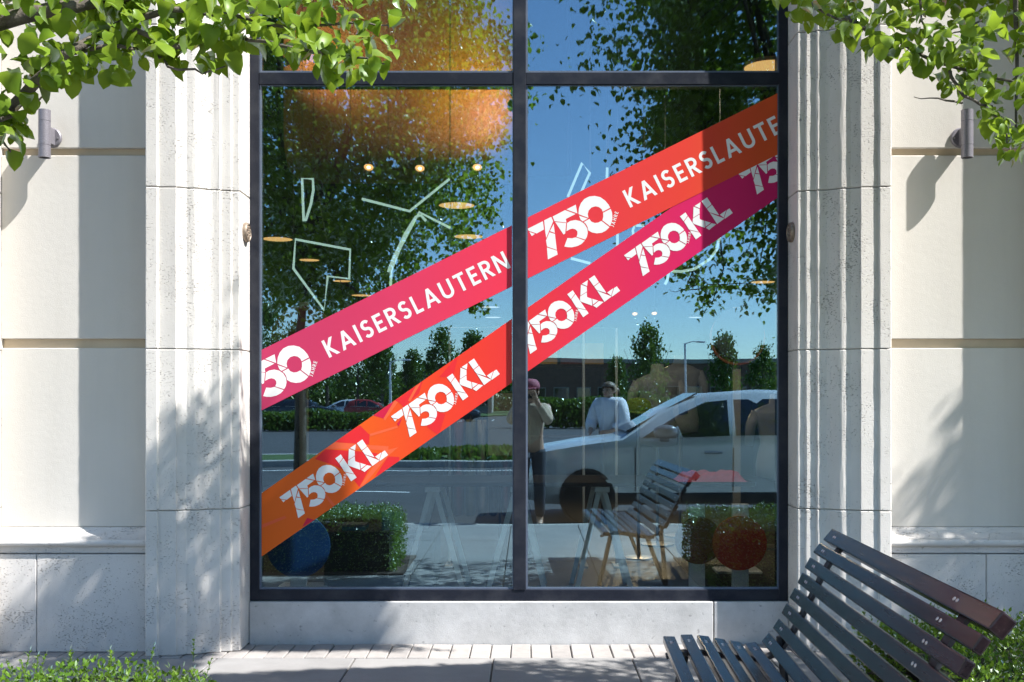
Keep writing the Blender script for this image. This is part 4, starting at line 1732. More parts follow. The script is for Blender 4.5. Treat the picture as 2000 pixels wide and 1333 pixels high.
# ================================================================== people beside the car (mirrored)
M['skin'] = simple('skin', (0.50, 0.30, 0.21), 0.55, var=0.06)
M['hair'] = simple('brown_hair', (0.15, 0.095, 0.05), 0.5, var=0.4, scale=60, bump=.003, bscale=120)
M['shirt_white'] = simple('white_shirt', (0.78, 0.77, 0.82), 0.8, var=0.04, bump=.006, bscale=18)
M['shirt_tan'] = simple('tan_jumper', (0.48, 0.37, 0.27), 0.85, var=0.08, bump=.005, bscale=25)
M['trousers'] = simple('dark_trousers', (0.03, 0.035, 0.05), 0.8)
M['cap_pink'] = simple('pink_cap', (0.38, 0.10, 0.14), 0.75)
M['shoe'] = simple('dark_shoe', (0.03, 0.025, 0.02), 0.5)
M['camera_black'] = simple('camera_black', (0.015, 0.015, 0.016), 0.4)


def skin_obj(name, pts, edges, mat, parent, root=0, sub=1):
    me = bpy.data.meshes.new(name)
    me.from_pydata([p[:3] for p in pts], edges, [])
    ob = bpy.data.objects.new(name, me)
    C.objects.link(ob)
    md = ob.modifiers.new('s', 'SKIN')
    md.use_smooth_shade = True
    for i, p in enumerate(pts):
        sv = me.skin_vertices[0].data[i]
        sv.radius = (p[3], p[3] if len(p) < 5 else p[4])
        sv.use_root = (i == root)
    sb = ob.modifiers.new('d', 'SUBSURF')
    sb.levels = sub
    sb.render_levels = sub
    dg = bpy.context.evaluated_depsgraph_get()
    nm = bpy.data.meshes.new_from_object(ob.evaluated_get(dg))
    bpy.data.objects.remove(ob)
    nm.name = name
    nm.materials.clear()
    nm.materials.append(mat)
    return inst(name, nm, parent)


def person(label, loc, rz, arms, shirt, h=1.0, puff=1.0):
    """arms: for each side the elbow, wrist and finger direction"""
    t = thing('person', label, 'person', loc, None, rz)
    t.scale = (h, h, h)
    P = [(0, 0, .96, .13, .10), (0, 0, 1.12, .125, .09), (0, .01, 1.30, .15, .105), (0, 0, 1.415, .07, .065), (0, .015, 1.47, .052, .052), (0, .02, 1.545, .085, .075), (0, .015, 1.625, .078, .085)]
    E = [(0, 1), (1, 2), (2, 3), (3, 4), (4, 5), (5, 6)]
    for sg, (el, wr, fd) in zip((-1, 1), arms):
        b = len(P)
        fdv = Vector(fd).normalized()
        pal = Vector(wr) + fdv * .07
        P += [(sg * .165, 0, 1.365, .062), (*el, .045), (*wr, .030), (*pal, .036)]
        E += [(2, b), (b, b + 1), (b + 1, b + 2), (b + 2, b + 3)]
        sd = fdv.cross(Vector((0, 1, .2))).normalized()
        for k in range(4):
            q0 = pal + sd * (.026 - .0175 * k) + fdv * .02
            ln = (.065, .075, .070, .055)[k]
            q1 = q0 + fdv * ln * .55
            q2 = q1 + (fdv * .7 + Vector((0, .5, -.3))) * ln * .5
            n = len(P)
            P += [(*q0, .010), (*q1, .009), (*q2, .007)]
            E += [(b + 3, n), (n, n + 1), (n + 1, n + 2)]
        q0 = Vector(wr) + fdv * .035 + sd * .035
        q1 = q0 + (fdv + sd * .6) * .035
        n = len(P)
        P += [(*q0, .011), (*q1, .009)]
        E += [(b + 2, n), (n, n + 1)]
    for sg in (-1, 1):
        b = len(P)
        P += [(sg * .09, 0, .88, .085), (sg * .10, .02, .50, .058), (sg * .10, 0, .09, .040), (sg * .105, .13, .035, .036)]
        E += [(0, b), (b, b + 1), (b + 1, b + 2), (b + 2, b + 3)]
    skin_obj('body', P, E, M['skin'], t)
    # shirt
    q = 1.0
    Sx = [(0, 0, .90, .155, .125), (0, 0, 1.12, .145, .115), (0, .01, 1.30, .168, .125), (0, 0, 1.415, .088, .082)]
    Ex = [(0, 1), (1, 2), (2, 3)]
    for sg, (el, wr, fd) in zip((-1, 1), arms):
        b = len(Sx)
        mid = Vector(el).lerp(Vector(wr), .82)
        Sx += [(sg * .168, 0, 1.365, .078 * puff), (*((Vector((sg * .168, 0, 1.365)) + Vector(el)) / 2), .072 * puff), (*el, .062 * puff), (*mid, .046 * puff)]
        Ex += [(2, b), (b, b + 1), (b + 1, b + 2), (b + 2, b + 3)]
    skin_obj('shirt', Sx, Ex, shirt, t)
    Tx = [(0, 0, .97, .145, .115)]
    Et = []
    for sg in (-1, 1):
        b = len(Tx)
        Tx += [(sg * .09, 0, .86, .10), (sg * .10, .02, .50, .075), (sg * .10, 0, .12, .062)]
        Et += [(0, b), (b, b + 1), (b + 1, b + 2)]
    skin_obj('trousers', Tx, Et, M['trousers'], t)
    for sg in (-1, 1):
        skin_obj('shoe', [(sg * .10, -.04, .05, .047), (sg * .105, .08, .045, .045), (sg * .107, .15, .04, .035)], [(0, 1), (1, 2)], M['shoe'], t)
    # face
    fm = MB()
    fm.lathe([(.016, -.02), (.013, 0), (.004, .02)], 8, (0, .108, 1.545))
    fm.build('nose', M['skin'], t, smooth='all')
    for sg in (-1, 1):
        MB().lathe([(.004, -.006), (.011, 0), (.004, .006)], 8, (sg * .032, .088, 1.570)).build('eye', M['camera_black'], t)
        MB().lathe([(.006, -.028), (.018, 0), (.006, .028)], 8, (sg * .088, .01, 1.55), .6, 1).build('ear', M['skin'], t)
    MB().box(-.022, .088, 1.503, .022, .098, 1.511).build('mouth', M['cap_pink'], t, bevel=.003)
    return t


def hair(t, seed, bun=True):
    rng = random.Random(seed)
    vs, fs = [], []
    nu, nv = 20, 10
    for j in range(nv + 1):
        th = PI * .62 * j / nv
        for i in range(nu):
            a = 2 * PI * i / nu
            fr = math.sin(a)                       # +1 = face side
            cut = 1.0 if fr < .3 else .62
            th2 = th * cut
            rr = 1.0 + .06 * mnoise.noise(Vector((math.cos(a) * 3, math.sin(a) * 3, j * .6 + seed)))
            vs.append((.100 * rr * math.sin(th2) * math.cos(a), .005 + .108 * rr * math.sin(th2) * math.sin(a), 1.578 + .108 * rr * math.cos(th2)))
    for j in range(nv):
        for i in range(nu):
            fs.append((j * nu + i, j * nu + (i + 1) % nu, (j + 1) * nu + (i + 1) % nu, (j + 1) * nu + i))
    mb = MB().add(vs, fs)
    if bun:
        mb.lathe([(.01, -.05), (.04, -.035), (.05, 0), (.035, .035), (.008, .045)], 12, (.03, -.12, 1.56))
    mb.build('hair', M['hair'], t, smooth='all')


w1 = person('woman in a white puffy shirt with pinned brown hair, standing beyond the silver car', (WR(1190, 785, -8.95).x, -8.95, -.115), R(38),
            (((-.25, .06, 1.13), (-.16, .22, 1.02), (.5, .6, -.1)), ((.25, .02, 1.12), (.17, .2, 1.02), (-.5, .6, -.1))), M['shirt_white'], 1.07, 1.6)
hair(w1, 3)
w2 = person('person in a pink cap and tan jumper raising a camera beside the mullion', (0.04, -6.42, -.115), R(4),
            (((-.22, .16, 1.20), (-.085, .21, 1.45), (.4, .3, .8)), ((.22, .16, 1.20), (.085, .21, 1.45), (-.4, .3, .8))), M['shirt_tan'], 1.05)
hair(w2, 5, False)
cm_ = MB()
vs, fs = [], []
cm_.lathe([(.112, 0), (.112, .03), (.100, .075), (.060, .105), (.01, .112)], 20, (0, .005, 1.595), .95, 1.02)
cm_.build('cap', M['cap_pink'], w2, smooth='all')
bm_ = MB().prism([(-.075, .10, 1.60), (-.06, .17, 1.592), (0, .195, 1.588), (.06, .17, 1.592), (.075, .10, 1.60)], (0, 0, .008))
bm_.build('cap_brim', M['cap_pink'], w2)
pc = thing('camera', 'small black camera held by the person in the pink cap', 'camera', (0.035, -6.20, 1.475))
MB().box(-.062, -.02, -.036, .062, .018, .036).build('body', M['camera_black'], pc, bevel=.006)
MB().lathe([(.028, 0), (.028, .03), (.024, .034), (.024, .028), (.002, .026)], 20, (0, 0, 0)).build('lens', M['camera_black'], pc, xf=Matrix.Translation((0, .016, 0)) @ Matrix.Rotation(R(-90), 4, 'X'))

# far belt of woodland closing the view behind the car park
def woods(x0, x1, y, h, n, seed):
    rng = random.Random(seed)
    vs, fs = [], []
    for k in range(n):
        x = rng.uniform(x0, x1)
        hh = h * (.8 + .35 * mnoise.noise(Vector((x * .08, y, 0))) + .15 * mnoise.noise(Vector((x * .4, y, 3))))
        z = rng.uniform(-.2, hh)
        s = rng.uniform(.25, .55)
        m = Matrix.Translation((x, y + rng.gauss(0, 2.0), z)) @ Euler((rng.uniform(0, 6), rng.uniform(0, 6), rng.uniform(0, 6))).to_matrix().to_4x4()
        b = len(vs)
        vs += [tuple(m @ Vector(v)) for v in ((-s, 0, 0), (0, -s * .7, 0), (s, 0, s * .3), (0, s * .7, 0))]
        fs.append((b, b + 1, b + 2, b + 3))
    me = bpy.data.meshes.new('woods')
    me.from_pydata(vs, [], fs)
    me.materials.append(M['far_leaf'])
    o = stuff(inst('woods', me))
    o['label'] = 'far belt of green woodland mirrored behind the car park'
    o['category'] = 'woods'


woods(-90, 90, -150, 6.5, 26000, 8)
# ================================================================== things inside the shop
M['neon'] = emit('neon_tube', (0.72, 1.0, 0.90), 0.42)  # faint glow added so the unlit tubes show up pale
M['tube_white'] = simple('white_tube', (0.75, 0.78, 0.78), 0.35, var=0.02)
M['cable'] = simple('thin_cable', (0.06, 0.055, 0.05), 0.6)
M['disc_glow'] = emit('lit_disc', (1.0, 0.56, 0.20), 0.62)
M['disc_glow2'] = emit('lit_disc_far', (0.9, 0.92, 1.0), 0.42)
M['disc_edge'] = simple('disc_edge', (0.35, 0.20, 0.10), 0.5)
M['bulb'] = emit('lit_bulb', (1.0, 0.66, 0.32), 3.5)
M['reflector_glow'] = emit('lit_reflector', (1.0, 0.50, 0.18), 0.9)
M['spot_ring'] = simple('spot_ring', (0.06, 0.045, 0.035), 0.5, 0.2)
M['white_paint'] = simple('white_lacquer', (0.84, 0.85, 0.84), 0.45)
M['dark_wood'] = simple('dark_wood', (0.018, 0.013, 0.011), 0.95, spec=0.1)
M['blue_disc'] = simple('blue_disc', (0.015, 0.10, 0.36), 0.5, var=0.15)
M['red_disc'] = simple('red_disc', (0.62, 0.06, 0.03), 0.5, var=0.15)
M['brown_disc'] = simple('brown_disc', (0.30, 0.06, 0.035), 0.5, var=0.15)
M['grey_disc'] = simple('grey_disc', (0.06, 0.065, 0.075), 0.5, var=0.1)
M['mannequin'] = simple('mannequin_white', (0.27, 0.28, 0.30), 0.55)
M['pink_cloth'] = simple('pink_cloth', (0.62, 0.08, 0.12), 0.85, var=0.2, scale=30, bump=.01, bscale=30)
M['green_cloth'] = simple('green_cloth', (0.20, 0.30, 0.03), 0.85)
M['tan_bag'] = simple('tan_bag', (0.42, 0.36, 0.27), 0.85, var=.1)
M['box_blue'] = simple('box_blue', (0.10, 0.28, 0.40), 0.6)
M['box_yellow'] = simple('box_yellow', (0.55, 0.33, 0.06), 0.6)
M['cloth_dark'] = simple('cloth_dark', (0.035, 0.035, 0.045), 0.85)
M['cloth_wine'] = simple('cloth_wine', (0.16, 0.03, 0.04), 0.85)
M['cloth_olive'] = simple('cloth_olive', (0.12, 0.12, 0.05), 0.85)
M['cloth_grey'] = simple('cloth_grey', (0.28, 0.29, 0.30), 0.85)


def soffit_mat():
    t = NT('soffit_light_wash')
    v = t.pos()
    n1 = t.noise(v, 0.9, 2)
    n2 = t.noise(t.pos(scale=(1, 1, 1.6)), 1.3, 3)
    c = t.ramp(n1, [(0.36, (0.26, 0.09, 0.09)), (0.5, (0.42, 0.17, 0.07)), (0.66, (0.55, 0.25, 0.03))])
    c = t.mix(t.ramp(n2, [(0.5, 0.0), (0.75, 0.7)]), c, (0.36, 0.14, 0.18))
    t.principled(c, 0.8)
    return t.m


M['soffit'] = soffit_mat()
# bulkhead behind the upper left pane, its coloured light wash painted on, with lamps
sf = thing('bulkhead', 'bulkhead painted with orange and mauve light, hanging behind the upper left pane', 'bulkhead', (-0.87, 1.3, 3.0))
bp_ = [(-.30, 2.3), (.30, 2.3), (.30, .0)]
bp_ += [(-.30 + .22 * (1 - math.sin(R(k * 15))), .22 * (1 - math.cos(R(k * 15)))) for k in range(7)]  # lower front edge rounded so the lit panel fades out downwards
MB().prism([(-.78, y_, z_) for y_, z_ in bp_], (1.55, 0, 0)).build('panel', M['soffit'], sf, smooth=True)
for x in (-.6, .6):
    MB().tube([(x, 0, 2.3), (x, 0, 2.5)], .01, 6).build('hanger', M['cable'], sf)


def spot_lamp(px, py, y, label, power=0.0, r_=.034, aim=None, k=1.0):
    p = W(px, py, y)
    t = thing('spot_lamp', label, 'lamp', p, 'small lit spot lamps in the shop')
    d = Vector(aim) if aim else Vector((0, -.55, -.83))
    rot = d.to_track_quat('Z', 'Y').to_matrix().to_4x4()
    MB().lathe([(r_ * .8, -.075), (r_ * 1.15, -.07), (r_ * 1.3, 0.0), (r_ * 1.12, .004), (r_ * 1.05, -.004), (.002, -.005)], 20).build('housing', M['spot_ring'], t, xf=rot, smooth=True)
    MB().lathe([(r_ * 1.0, -.0042), (.002, -.0032)], 18).build('reflector', M['reflector_glow'], t, xf=rot)
    MB().lathe([(r_ * .42, -.003), (r_ * .3, .004), (.001, .006)], 14).build('bulb', M['bulb'], t, xf=rot)
    MB().tube([(0, 0, .06), (0, 0, max(.1, 5.4 - p.z if y > 2 else .12))], .006, 6).build('stem', M['cable'], t)
    if power:
        l = bpy.data.lights.new('lamp_light', 'SPOT')
        power *= 1.0
        l.energy = power
        l.color = (1.0, .72, .42)
        l.spot_size = R(150)
        l.spot_blend = .9
        l.shadow_soft_size = .005
        lo = bpy.data.objects.new('lamp_light', l)
        C.objects.link(lo)
        lo.parent = t
        lo.matrix_basis = Matrix.Translation(d.normalized() * .07) @ (-d).to_track_quat('Z', 'Y').to_matrix().to_4x4()
    return t


spot_lamp(720, 328, 0.93, 'left lit spot lamp of three under the orange bulkhead', 1.0)
spot_lamp(820, 330, 0.93, 'middle lit spot lamp of three under the orange bulkhead', 1.0)
spot_lamp(932, 328, 0.93, 'right lit spot lamp of three under the orange bulkhead', 1.0)
spot_lamp(999, 206, 0.62, 'bright spot lamp beside the mullion, shining on the orange bulkhead', 11, .03, (-.75, .6, .25))
spot_lamp(560, 120, 0.55, 'spot lamp added in the upper left corner to light the bulkhead', 9, .02, (.5, .6, .5))  # extra lamp, added to brighten the bulkhead
spot_lamp(818, 475, 3.0, 'small round lit bulb below the neon star strokes, left pane', 30, .03, (0, .5, -.85))
spot_lamp(1375, 548, 2.6, 'small round lit bulb near the grey disc, right pane', 4, .03, (-.1, .55, -.8))
spot_lamp(1240, 614, 6.5, 'tiny white spot lamp left of the pair in the mirrored sky', 40, .035)
spot_lamp(1278, 613, 6.5, 'tiny white spot lamp right of the pair in the mirrored sky', 40, .035)

G_P = 'flat disc pendant lamps'
for px, py, w_, y, far, lab in [
    (542, 467, 60, 4.4, 0, 'orange disc pendant at the left edge, level with the neon arrow top'),
    (604, 508, 40, 8.0, 0, 'orange disc pendant seen inside the neon arrow'),
    (668, 549, 36, 9.5, 0, 'orange disc pendant just right of the neon arrow notch'),
    (706, 577, 40, 9.0, 0, 'lowest orange disc pendant, resting on the upper band edge'),
    (892, 401, 72, 2.4, 0, 'widest orange disc pendant below the bulkhead, left pane'),
    (915, 462, 58, 4.5, 0, 'orange disc pendant just above the upper band, left pane'),
    (958, 600, 36, 10.4, 1, 'upper pale disc pendant between the bands near the mullion'),
    (963, 620, 32, 11.4, 1, 'lower pale disc pendant between the bands near the mullion'),
    (1490, 551, 48, 6.6, 0, 'orange disc pendant at the right edge of the right pane'),
    (1500, 131, 96, 0.36, 0, 'large tan disc pendant above the transom, right edge'),
    (1358, 620, 26, 11.0, 1, 'small pale disc pendant in the mirrored sky, right pane'),
]:
    p = W(px, py, y)
    r_ = w_ / 2 * (y + CAM_D) / F
    t = thing('pendant_lamp', lab, 'pendant lamp', p, G_P)
    MB().lathe([(r_ * .985, -.004), (r_, .0), (r_, .018), (r_ * .3, .03), (.02, .05)], 32).build('shade', M['disc_edge'], t, smooth=True)
    MB().lathe([(r_ * .96, -.0045), (.002, -.0055)], 32).build('diffuser', M['disc_glow2'] if far else M['disc_glow'], t)
    if (px, py) in ((1500, 131), (542, 467), (892, 401)):
        l = bpy.data.lights.new('lamp_light', 'SPOT')
        l.energy = 42 if px == 1500 else 14
        l.color = (1.0, .84, .66)
        l.spot_size = R(165)
        l.spot_blend = .6
        l.shadow_soft_size = .004
        lo = bpy.data.objects.new('lamp_light', l)
        C.objects.link(lo)
        lo.parent = t
        lo.location = (0, 0, -.012)
    MB().tube([(0, 0, .05), (0, 0, 5.4 - p.z)], .0022, 5).build('cable', M['cable'], t)

# neon strokes hung just behind the glass
G_N = 'white neon tubes hanging in the window'


def neon(paths, lab, y=.45, hang=True):
    q0 = W(*paths[0][0], y)
    t = thing('neon_tube', lab, 'neon sign', q0, G_N)
    for pth in paths:
        mb = MB()
        pts = [W(a, b, y) - q0 for a, b in pth]
        closed = (pts[0] - pts[-1]).length < 1e-6
        if closed:
            pts = pts[:-1]
        mb.tube(pts, .0085, 8, closed=closed)
        mb.build('tube', M['neon'], t, smooth='all')
    if hang:
        allp = [p for pth in paths for p in pth]
        for a, b in (min(allp), max(allp)):
            q = W(a, b, y) - q0
            MB().tube([q, q + Vector((0, .01, 5.4 - (q + q0).z))], .0016, 5).build('hanging_wire', M['cable'], t)


neon([[(590, 349), (611, 350), (612, 372), (607, 400), (597, 431), (593, 432), (592, 400), (590, 349)]], 'narrow U shaped neon tube at the upper left of the left pane')
neon([[(707, 389), (800, 413), (878, 350)]], 'check mark shaped neon tube under the bulkhead')
neon([[(880, 446), (819, 415), (782, 484), (764, 529), (763, 560)], [(832, 432), (822, 421), (812, 424), (792, 456), (768, 505), (758, 532)]], 'neon tube bent like a bird leg below the check mark tube')
neon([[(577, 468), (684, 488), (682, 545), (640, 540), (633, 606), (573, 525), (577, 468)]], 'arrow head shaped neon outline above the upper band')
neon([[(1109, 385), (1137, 319), (1152, 338), (1137, 372), (1118, 420)]], 'open wedge neon tube over the mirrored sky, right pane')
neon([[(1186, 328), (1185, 360), (1188, 420)]], 'short straight neon tube right of the wedge tube')
neon([[(1206, 455), (1206, 482)], [(1258, 441), (1240, 441), (1236, 450), (1238, 470)]], 'short neon hook seen in the gap between the bands')
neon([[(1115, 505), (1153, 515)]], 'small slanted neon stroke in the gap between the bands')
neon([[(1406, 462), (1400, 488), (1386, 507), (1356, 526), (1330, 531), (1300, 529)], [(1306, 533), (1303, 548), (1299, 556)]], 'curved neon hook below the magenta band')
# drooping flex between tubes
cbm = [W(*p, .47) for p in ((620, 360), (628, 420), (640, 480), (660, 540), (690, 600), (720, 650))]
o = MB().tube(cbm, .0022, 5).build('flex', M['cable'])
tag(o, 'thin dark flex drooping past the neon arrow', 'cable')

# discs on white posts
def disc_post(px, discs, post, lab, y):
    p = W(px, 1150, y)
    t = thing('disc_post', lab, 'display post', (p.x, y, .10), 'display posts with coloured discs')
    top = W(px, post, y).z - .10
    cy0 = discs[0][1]
    pw_, pm_ = (.055, 'white_paint') if cy0 > 900 else (.03, 'tan_bag')
    MB().box(-pw_, .012, 0, pw_, .035, top).build('post', M[pm_], t, bevel=.004)
    MB().box(-.17, -.10, 0, .17, .14, .02).build('base', M['white_paint'], t, bevel=.004)
    for cx, cy, r_, mt in discs:
        c = W(cx, cy, y)
        rr = r_ * (y + CAM_D) / F
        MB().lathe([(rr - .004, -.012), (rr, -.008), (rr, .010)], 48).build('disc', M[mt], t, xf=Matrix.Translation((c.x - p.x, (-.004 if mt != 'grey_disc' else -.03), c.z - .10)) @ Matrix.Rotation(R(90), 4, 'X'))


disc_post(1447, [(1444, 1061, 53, 'red_disc')], 985, 'white post with a large dark red disc, lower right of the window', .70)
disc_post(1362, [(1364, 1056, 46, 'brown_disc')], 985, 'white post with a smaller brown disc beside the red disc', .95)
disc_post(1440, [(1440, 660, 54, 'brown_disc'), (1440, 652, 50, 'grey_disc')], 600, 'tall tan post with a grey disc set on a brown disc, right pane', 1.9)
disc_post(582, [(583, 1066, 62, 'blue_disc')], 980, 'post with a large blue disc, lower left of the window', .75)
disc_post(592, [(592, 660, 62, 'brown_disc')], 590, 'tall tan post with a brown disc above the upper band start', 1.2)

# trestle table
G_T = 'white trestles under the display board'
for cx, l0, l1, lab in ((845, 790, 902, 'leftmost white trestle below the left pane'), (1012, 955, 1062, 'white trestle standing behind the mullion'), (1176, 1128, 1232, 'white trestle below the bonnet reflection in the right pane')):
    y = .85
    a, b, c = W(cx, 962, y), W(l0, 1150, y), W(l1, 1150, y)
    t = thing('trestle', lab, 'trestle', (a.x, y, .10), G_T)
    for q, dx in ((b, -.02), (c, .02)):
        k = (a.z - .10) / (a.z - q.z)
        f = Vector((a.x + (q.x - a.x) * k, 0, .10))
        for dy in (0, .55):
            MB().prism([(f.x - a.x - .016, dy, 0), (f.x - a.x + .016, dy, 0), (dx + .016, dy + .02 * (1 if dy == 0 else -1), a.z - .10), (dx - .016, dy + .02 * (1 if dy == 0 else -1), a.z - .10)], (0, .03, 0)).build('leg', M['white_paint'], t)
    MB().box(-.05, -.01, a.z - .10, .05, .60, a.z - .06).build('beam', M['white_paint'], t, bevel=.004)
ztab = W(845, 962, .85).z + .04
o = tag(MB().box(-1.0, .80, ztab + .001, 1.5, 1.50, ztab + .028).build('table_board', M['dark_wood'], bevel=.004), 'long dark display board lying across the white trestles', 'table board')
# folded pink garments on it
rng = random.Random(2)
pg = MB()
nx, ny = 26, 8
vs, fs = [], []
for i in range(nx + 1):
    for j in range(ny + 1):
        x, yy = 1.0 + .46 * i / nx, .83 + .30 * j / ny
        ed = min(i, nx - i, 3) / 3 * min(j, ny - j, 2) / 2
        vs.append((x, yy, ztab + .03 + ed * (.055 + .03 * mnoise.noise(Vector((x * 14, yy * 14, 0))))))
for i in range(nx):
    for j in range(ny):
        a = i * (ny + 1) + j
        fs.append((a, a + 1, a + ny + 2, a + ny + 1))
tag(pg.add(vs, fs).build('folded_garment', M['pink_cloth'], smooth='all'), 'crumpled pink garments lying on the right end of the display board', 'clothes')


def mannequin(px, py, y, lab, s=1.0):
    p = W(px, py, y)           # base of the neck
    t = thing('mannequin', lab, 'mannequin', (p.x, y, .10), 'headless mannequins in the shop')
    z0 = p.z - .10
    prof = [(.02, -.62), (.155, -.60), (.165, -.50), (.150, -.40), (.125, -.30), (.140, -.20), (.165, -.10), (.185, -.04), (.170, -.005), (.11, .03), (.058, .05), (.052, .12), (.045, .135), (.005, .14)]
    MB().lathe([(r_ * s, z_ * s) for r_, z_ in prof], 22, (0, 0, z0), 1.12, .68).build('torso', M['mannequin'], t, smooth='all')
    for sg in (-1, 1):
        MB().tube([(sg * .17 * s, 0, z0 - .03), (sg * .225 * s, .0, z0 - .14), (sg * .24 * s, .02, z0 - .32)], [.055 * s, .048 * s, .040 * s], 10).build('arm', M['mannequin'], t, smooth='all')
    MB().tube([(0, 0, .02), (0, 0, z0 - .6)], .014, 8).build('pole', M['rim'], t)
    MB().lathe([(.15, 0), (.15, .015), (.02, .022)], 24).build('base', M['rim'], t)


mannequin(1284, 741, 3.4, 'headless white mannequin nearest the woman, right pane')
mannequin(1328, 722, 4.0, 'headless white mannequin standing behind its shorter neighbour')
mannequin(1516, 800, 3.2, 'headless mannequin at the right edge of the right pane')

# green cap on a stand
p = W(1247, 800, 2.6)
cs = thing('cap_stand', 'slim stand holding up the green cap', 'stand', (p.x, 2.6, .10))
MB().tube([(0, 0, 0), (0, 0, p.z - .12)], .012, 8).build('pole', M['rim'], cs)
MB().lathe([(.12, 0), (.12, .012), (.015, .02)], 20).build('base', M['rim'], cs)
MB().lathe([(.01, -.10), (.06, -.09), (.075, -.02), (.07, .03), (.01, .05)], 16, (0, 0, p.z - .10)).build('head_form', M['cloth_dark'], cs, smooth='all')
gc = thing('cap', 'green cap resting on a slim stand beside the woman', 'cap', (p.x, 2.6, p.z))
MB().lathe([(.112, -.02), (.112, .01), (.10, .06), (.06, .09), (.005, .098)], 22).build('crown', M['green_cloth'], gc, smooth='all')
MB().prism([(-.09, -.09, -.02), (-.06, -.17, -.03), (.0, -.19, -.034), (.06, -.17, -.03), (.09, -.09, -.02)], (0, 0, .006)).build('brim', M['green_cloth'], gc)

# clothes rail with garments
rail_y = 2.6
a, b = W(862, 806, rail_y), W(1010, 806, rail_y)
rl = thing('clothes_rail', 'black clothes rail with hanging garments below the lower band', 'clothes rail', ((a.x + b.x) / 2, rail_y, .10))
hw = (b.x - a.x) / 2 + .1
MB().tube([(-hw, 0, 0), (-hw, 0, a.z - .10), (hw, 0, a.z - .10), (hw, 0, 0)], .013, 8).build('frame', M['trim'], rl)
for sx in (-hw, hw):
    MB().box(sx - .02, -.25, 0, sx + .02, .25, .025).build('foot', M['trim'], rl)
gl_ = ['dark grey', 'wine red', 'olive', 'pale grey', 'black', 'wine red', 'dark']
gm_ = ['cloth_dark', 'cloth_wine', 'cloth_olive', 'cloth_grey', 'cloth_dark', 'cloth_wine', 'cloth_dark']
nm_ = ['leftmost', 'second', 'third', 'fourth', 'fifth', 'sixth', 'last']
for k in range(7):
    x = a.x + .05 + (b.x - a.x) * k / 6.5
    t = thing('garment', '%s garment, %s from the left on the black clothes rail' % (gl_[k], nm_[k]) if k not in (0, 6) else '%s garment at the %s end of the black clothes rail' % (gl_[k], 'left' if k == 0 else 'right'), 'garment', (x, rail_y, a.z), 'garments hanging on the rail')
    MB().tube([(0, 0, .02), (0, .0, -.03), (0, -.18, -.09), (0, .18, -.09), (0, 0, -.03)], .004, 5).build('hanger', M['trim'], t)
    vs, fs = [], []
    for j in range(9):
        z = -.06 - .78 * j / 8
        wd = (.06, .20, .22, .21, .20, .205, .21, .22, .225)[j]
        for i in range(10):
            an = 2 * PI * i / 10
            vs.append((.035 * math.cos(an) * (1 + .25 * math.sin(i * 2.1 + k)), wd * math.sin(an), z))
    for j in range(8):
        for i in range(10):
            fs.append((j * 10 + i, j * 10 + (i + 1) % 10, (j + 1) * 10 + (i + 1) % 10, (j + 1) * 10 + i))
    fs += [tuple(range(10)), tuple(range(80, 90))]
    MB().add(vs, fs).build('cloth', M[gm_[k]], t, smooth='all')

# tan cloth banner on a stand left of the mullion
p = W(976, 890, 1.9)
t = thing('cloth_banner', 'plain tan cloth banner on a stand just left of the mullion', 'banner', (p.x, 1.9, .10))
zt_ = W(976, 768, 1.9).z - .10
MB().box(-.09, -.004, p.z - .10, .11, .004, zt_).build('cloth', M['tan_bag'], t)
MB().tube([(-.10, 0, zt_ + .006), (.12, 0, zt_ + .006)], .008, 6).build('rod', M['trim'], t)
MB().tube([(.0, .012, 0), (.0, .012, zt_)], .009, 6).build('pole', M['trim'], t)
MB().box(-.14, -.12, 0, .14, .14, .015).build('base', M['trim'], t)

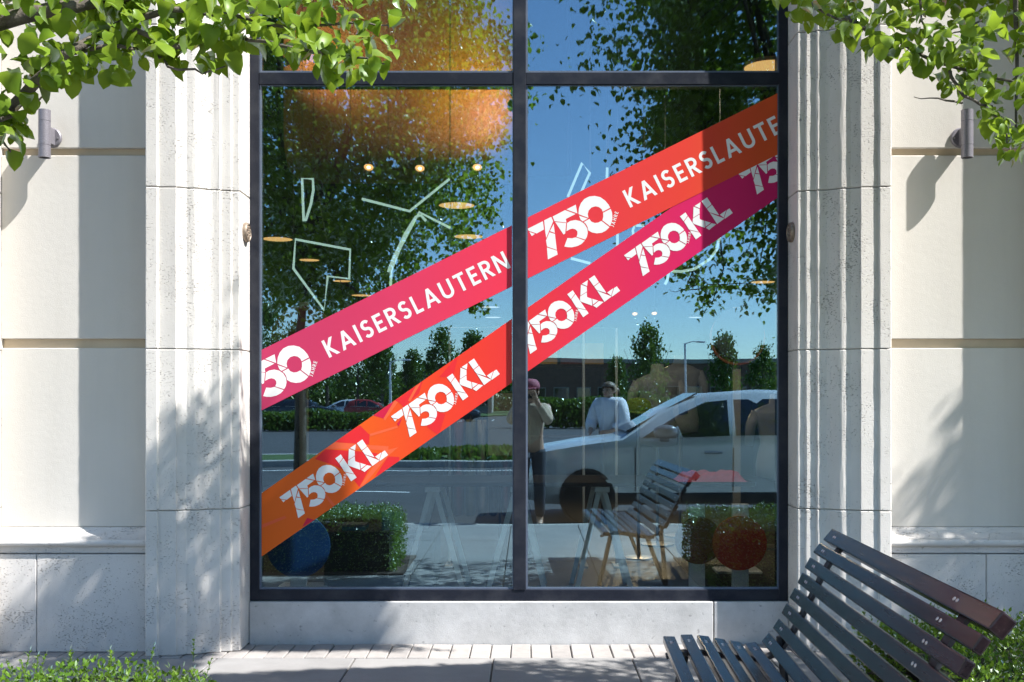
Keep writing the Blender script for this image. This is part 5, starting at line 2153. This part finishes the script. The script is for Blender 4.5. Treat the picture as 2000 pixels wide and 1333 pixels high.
# white tube frames
for x0, x1, y0, y1, y, lab in ((1140, 1204, 641, 760, 2.2, 'white square tube frame hanging below the lower band, right pane'), (878, 1010, 640, 760, 2.2, 'tall white tube frame between the bands, left pane')):
    a, b = W(x0, y0, y), W(x1, y1, y)
    t = thing('tube_frame', lab, 'display frame', (a.x, y, .10), 'white tube frames')
    MB().tube([(0, 0, 0), (0, 0, a.z - .10), (b.x - a.x, 0, a.z - .10), (b.x - a.x, 0, 0)], .010, 8).build('frame', M['tube_white'], t)
    for sx in (0, b.x - a.x):
        MB().box(sx - .03, -.12, 0, sx + .03, .12, .015).build('foot', M['tube_white'], t)

# low plinth with blue boxes, yellow crates on a shelf
p = W(735, 1036, 1.3)
tag(MB().box(p.x - .35, 1.2, .10, p.x + .42, 1.7, p.z).build('display_plinth', M['cloth_dark'], bevel=.006), 'low black display plinth behind the lower left hedge reflection', 'plinth')
q = W(765, 1036, 1.3)
bx_ = thing('box', 'upright blue cardboard box on the low black plinth', 'box', (q.x, 1.35, p.z))
MB().box(-.07, -.06, .001, .07, .06, .11).build('carton', M['box_blue'], bx_, bevel=.002)
MB().box(-.072, -.062, .11, .072, .062, .128).build('lid', M['box_blue'], bx_, bevel=.002)
q = W(692, 1036, 1.3)
bx_ = thing('box', 'flat pale blue box lying on the left of the black plinth', 'box', (q.x, 1.35, p.z))
MB().box(-.08, -.09, .001, .08, .09, .028).build('carton', M['box_blue'], bx_, bevel=.002)
MB().box(-.082, -.092, .028, .082, .092, .042).build('lid', M['cloth_grey'], bx_, bevel=.002)
p = W(1105, 712, 5.0)
sh = thing('shelf', 'dark shelf unit with yellow crates seen under the lower band', 'shelf', (p.x, 5.2, .10))
for sx in (-.42, .42):
    MB().box(sx - .02, -.2, 0, sx + .02, .2, p.z + .45).build('side_panel', M['dark_wood'], sh)
for z in (.4, .9, p.z - .13, p.z + .40):
    MB().box(-.40, -.2, z, .40, .2, z + .03).build('board', M['dark_wood'], sh)
for dx, lab, mt in ((-.2, 'yellow crate at the left on the dark shelf', 'box_yellow'), (.06, 'dark red crate in the middle of the dark shelf', 'cloth_wine'), (.29, 'yellow crate at the right on the dark shelf', 'box_yellow')):
    cr = thing('crate', lab, 'crate', (p.x + dx, 5.1, p.z + .003), 'crates on the dark shelf')
    MB().box(-.11, -.1, 0, .11, .1, .02).build('bottom', M[mt], cr)
    for (x0, y0, x1, y1) in ((-.11, -.1, .11, -.085), (-.11, .085, .11, .1), (-.11, -.085, -.095, .085), (.095, -.085, .11, .085)):
        MB().box(x0, y0, .02, x1, y1, .22).build('side', M[mt], cr)
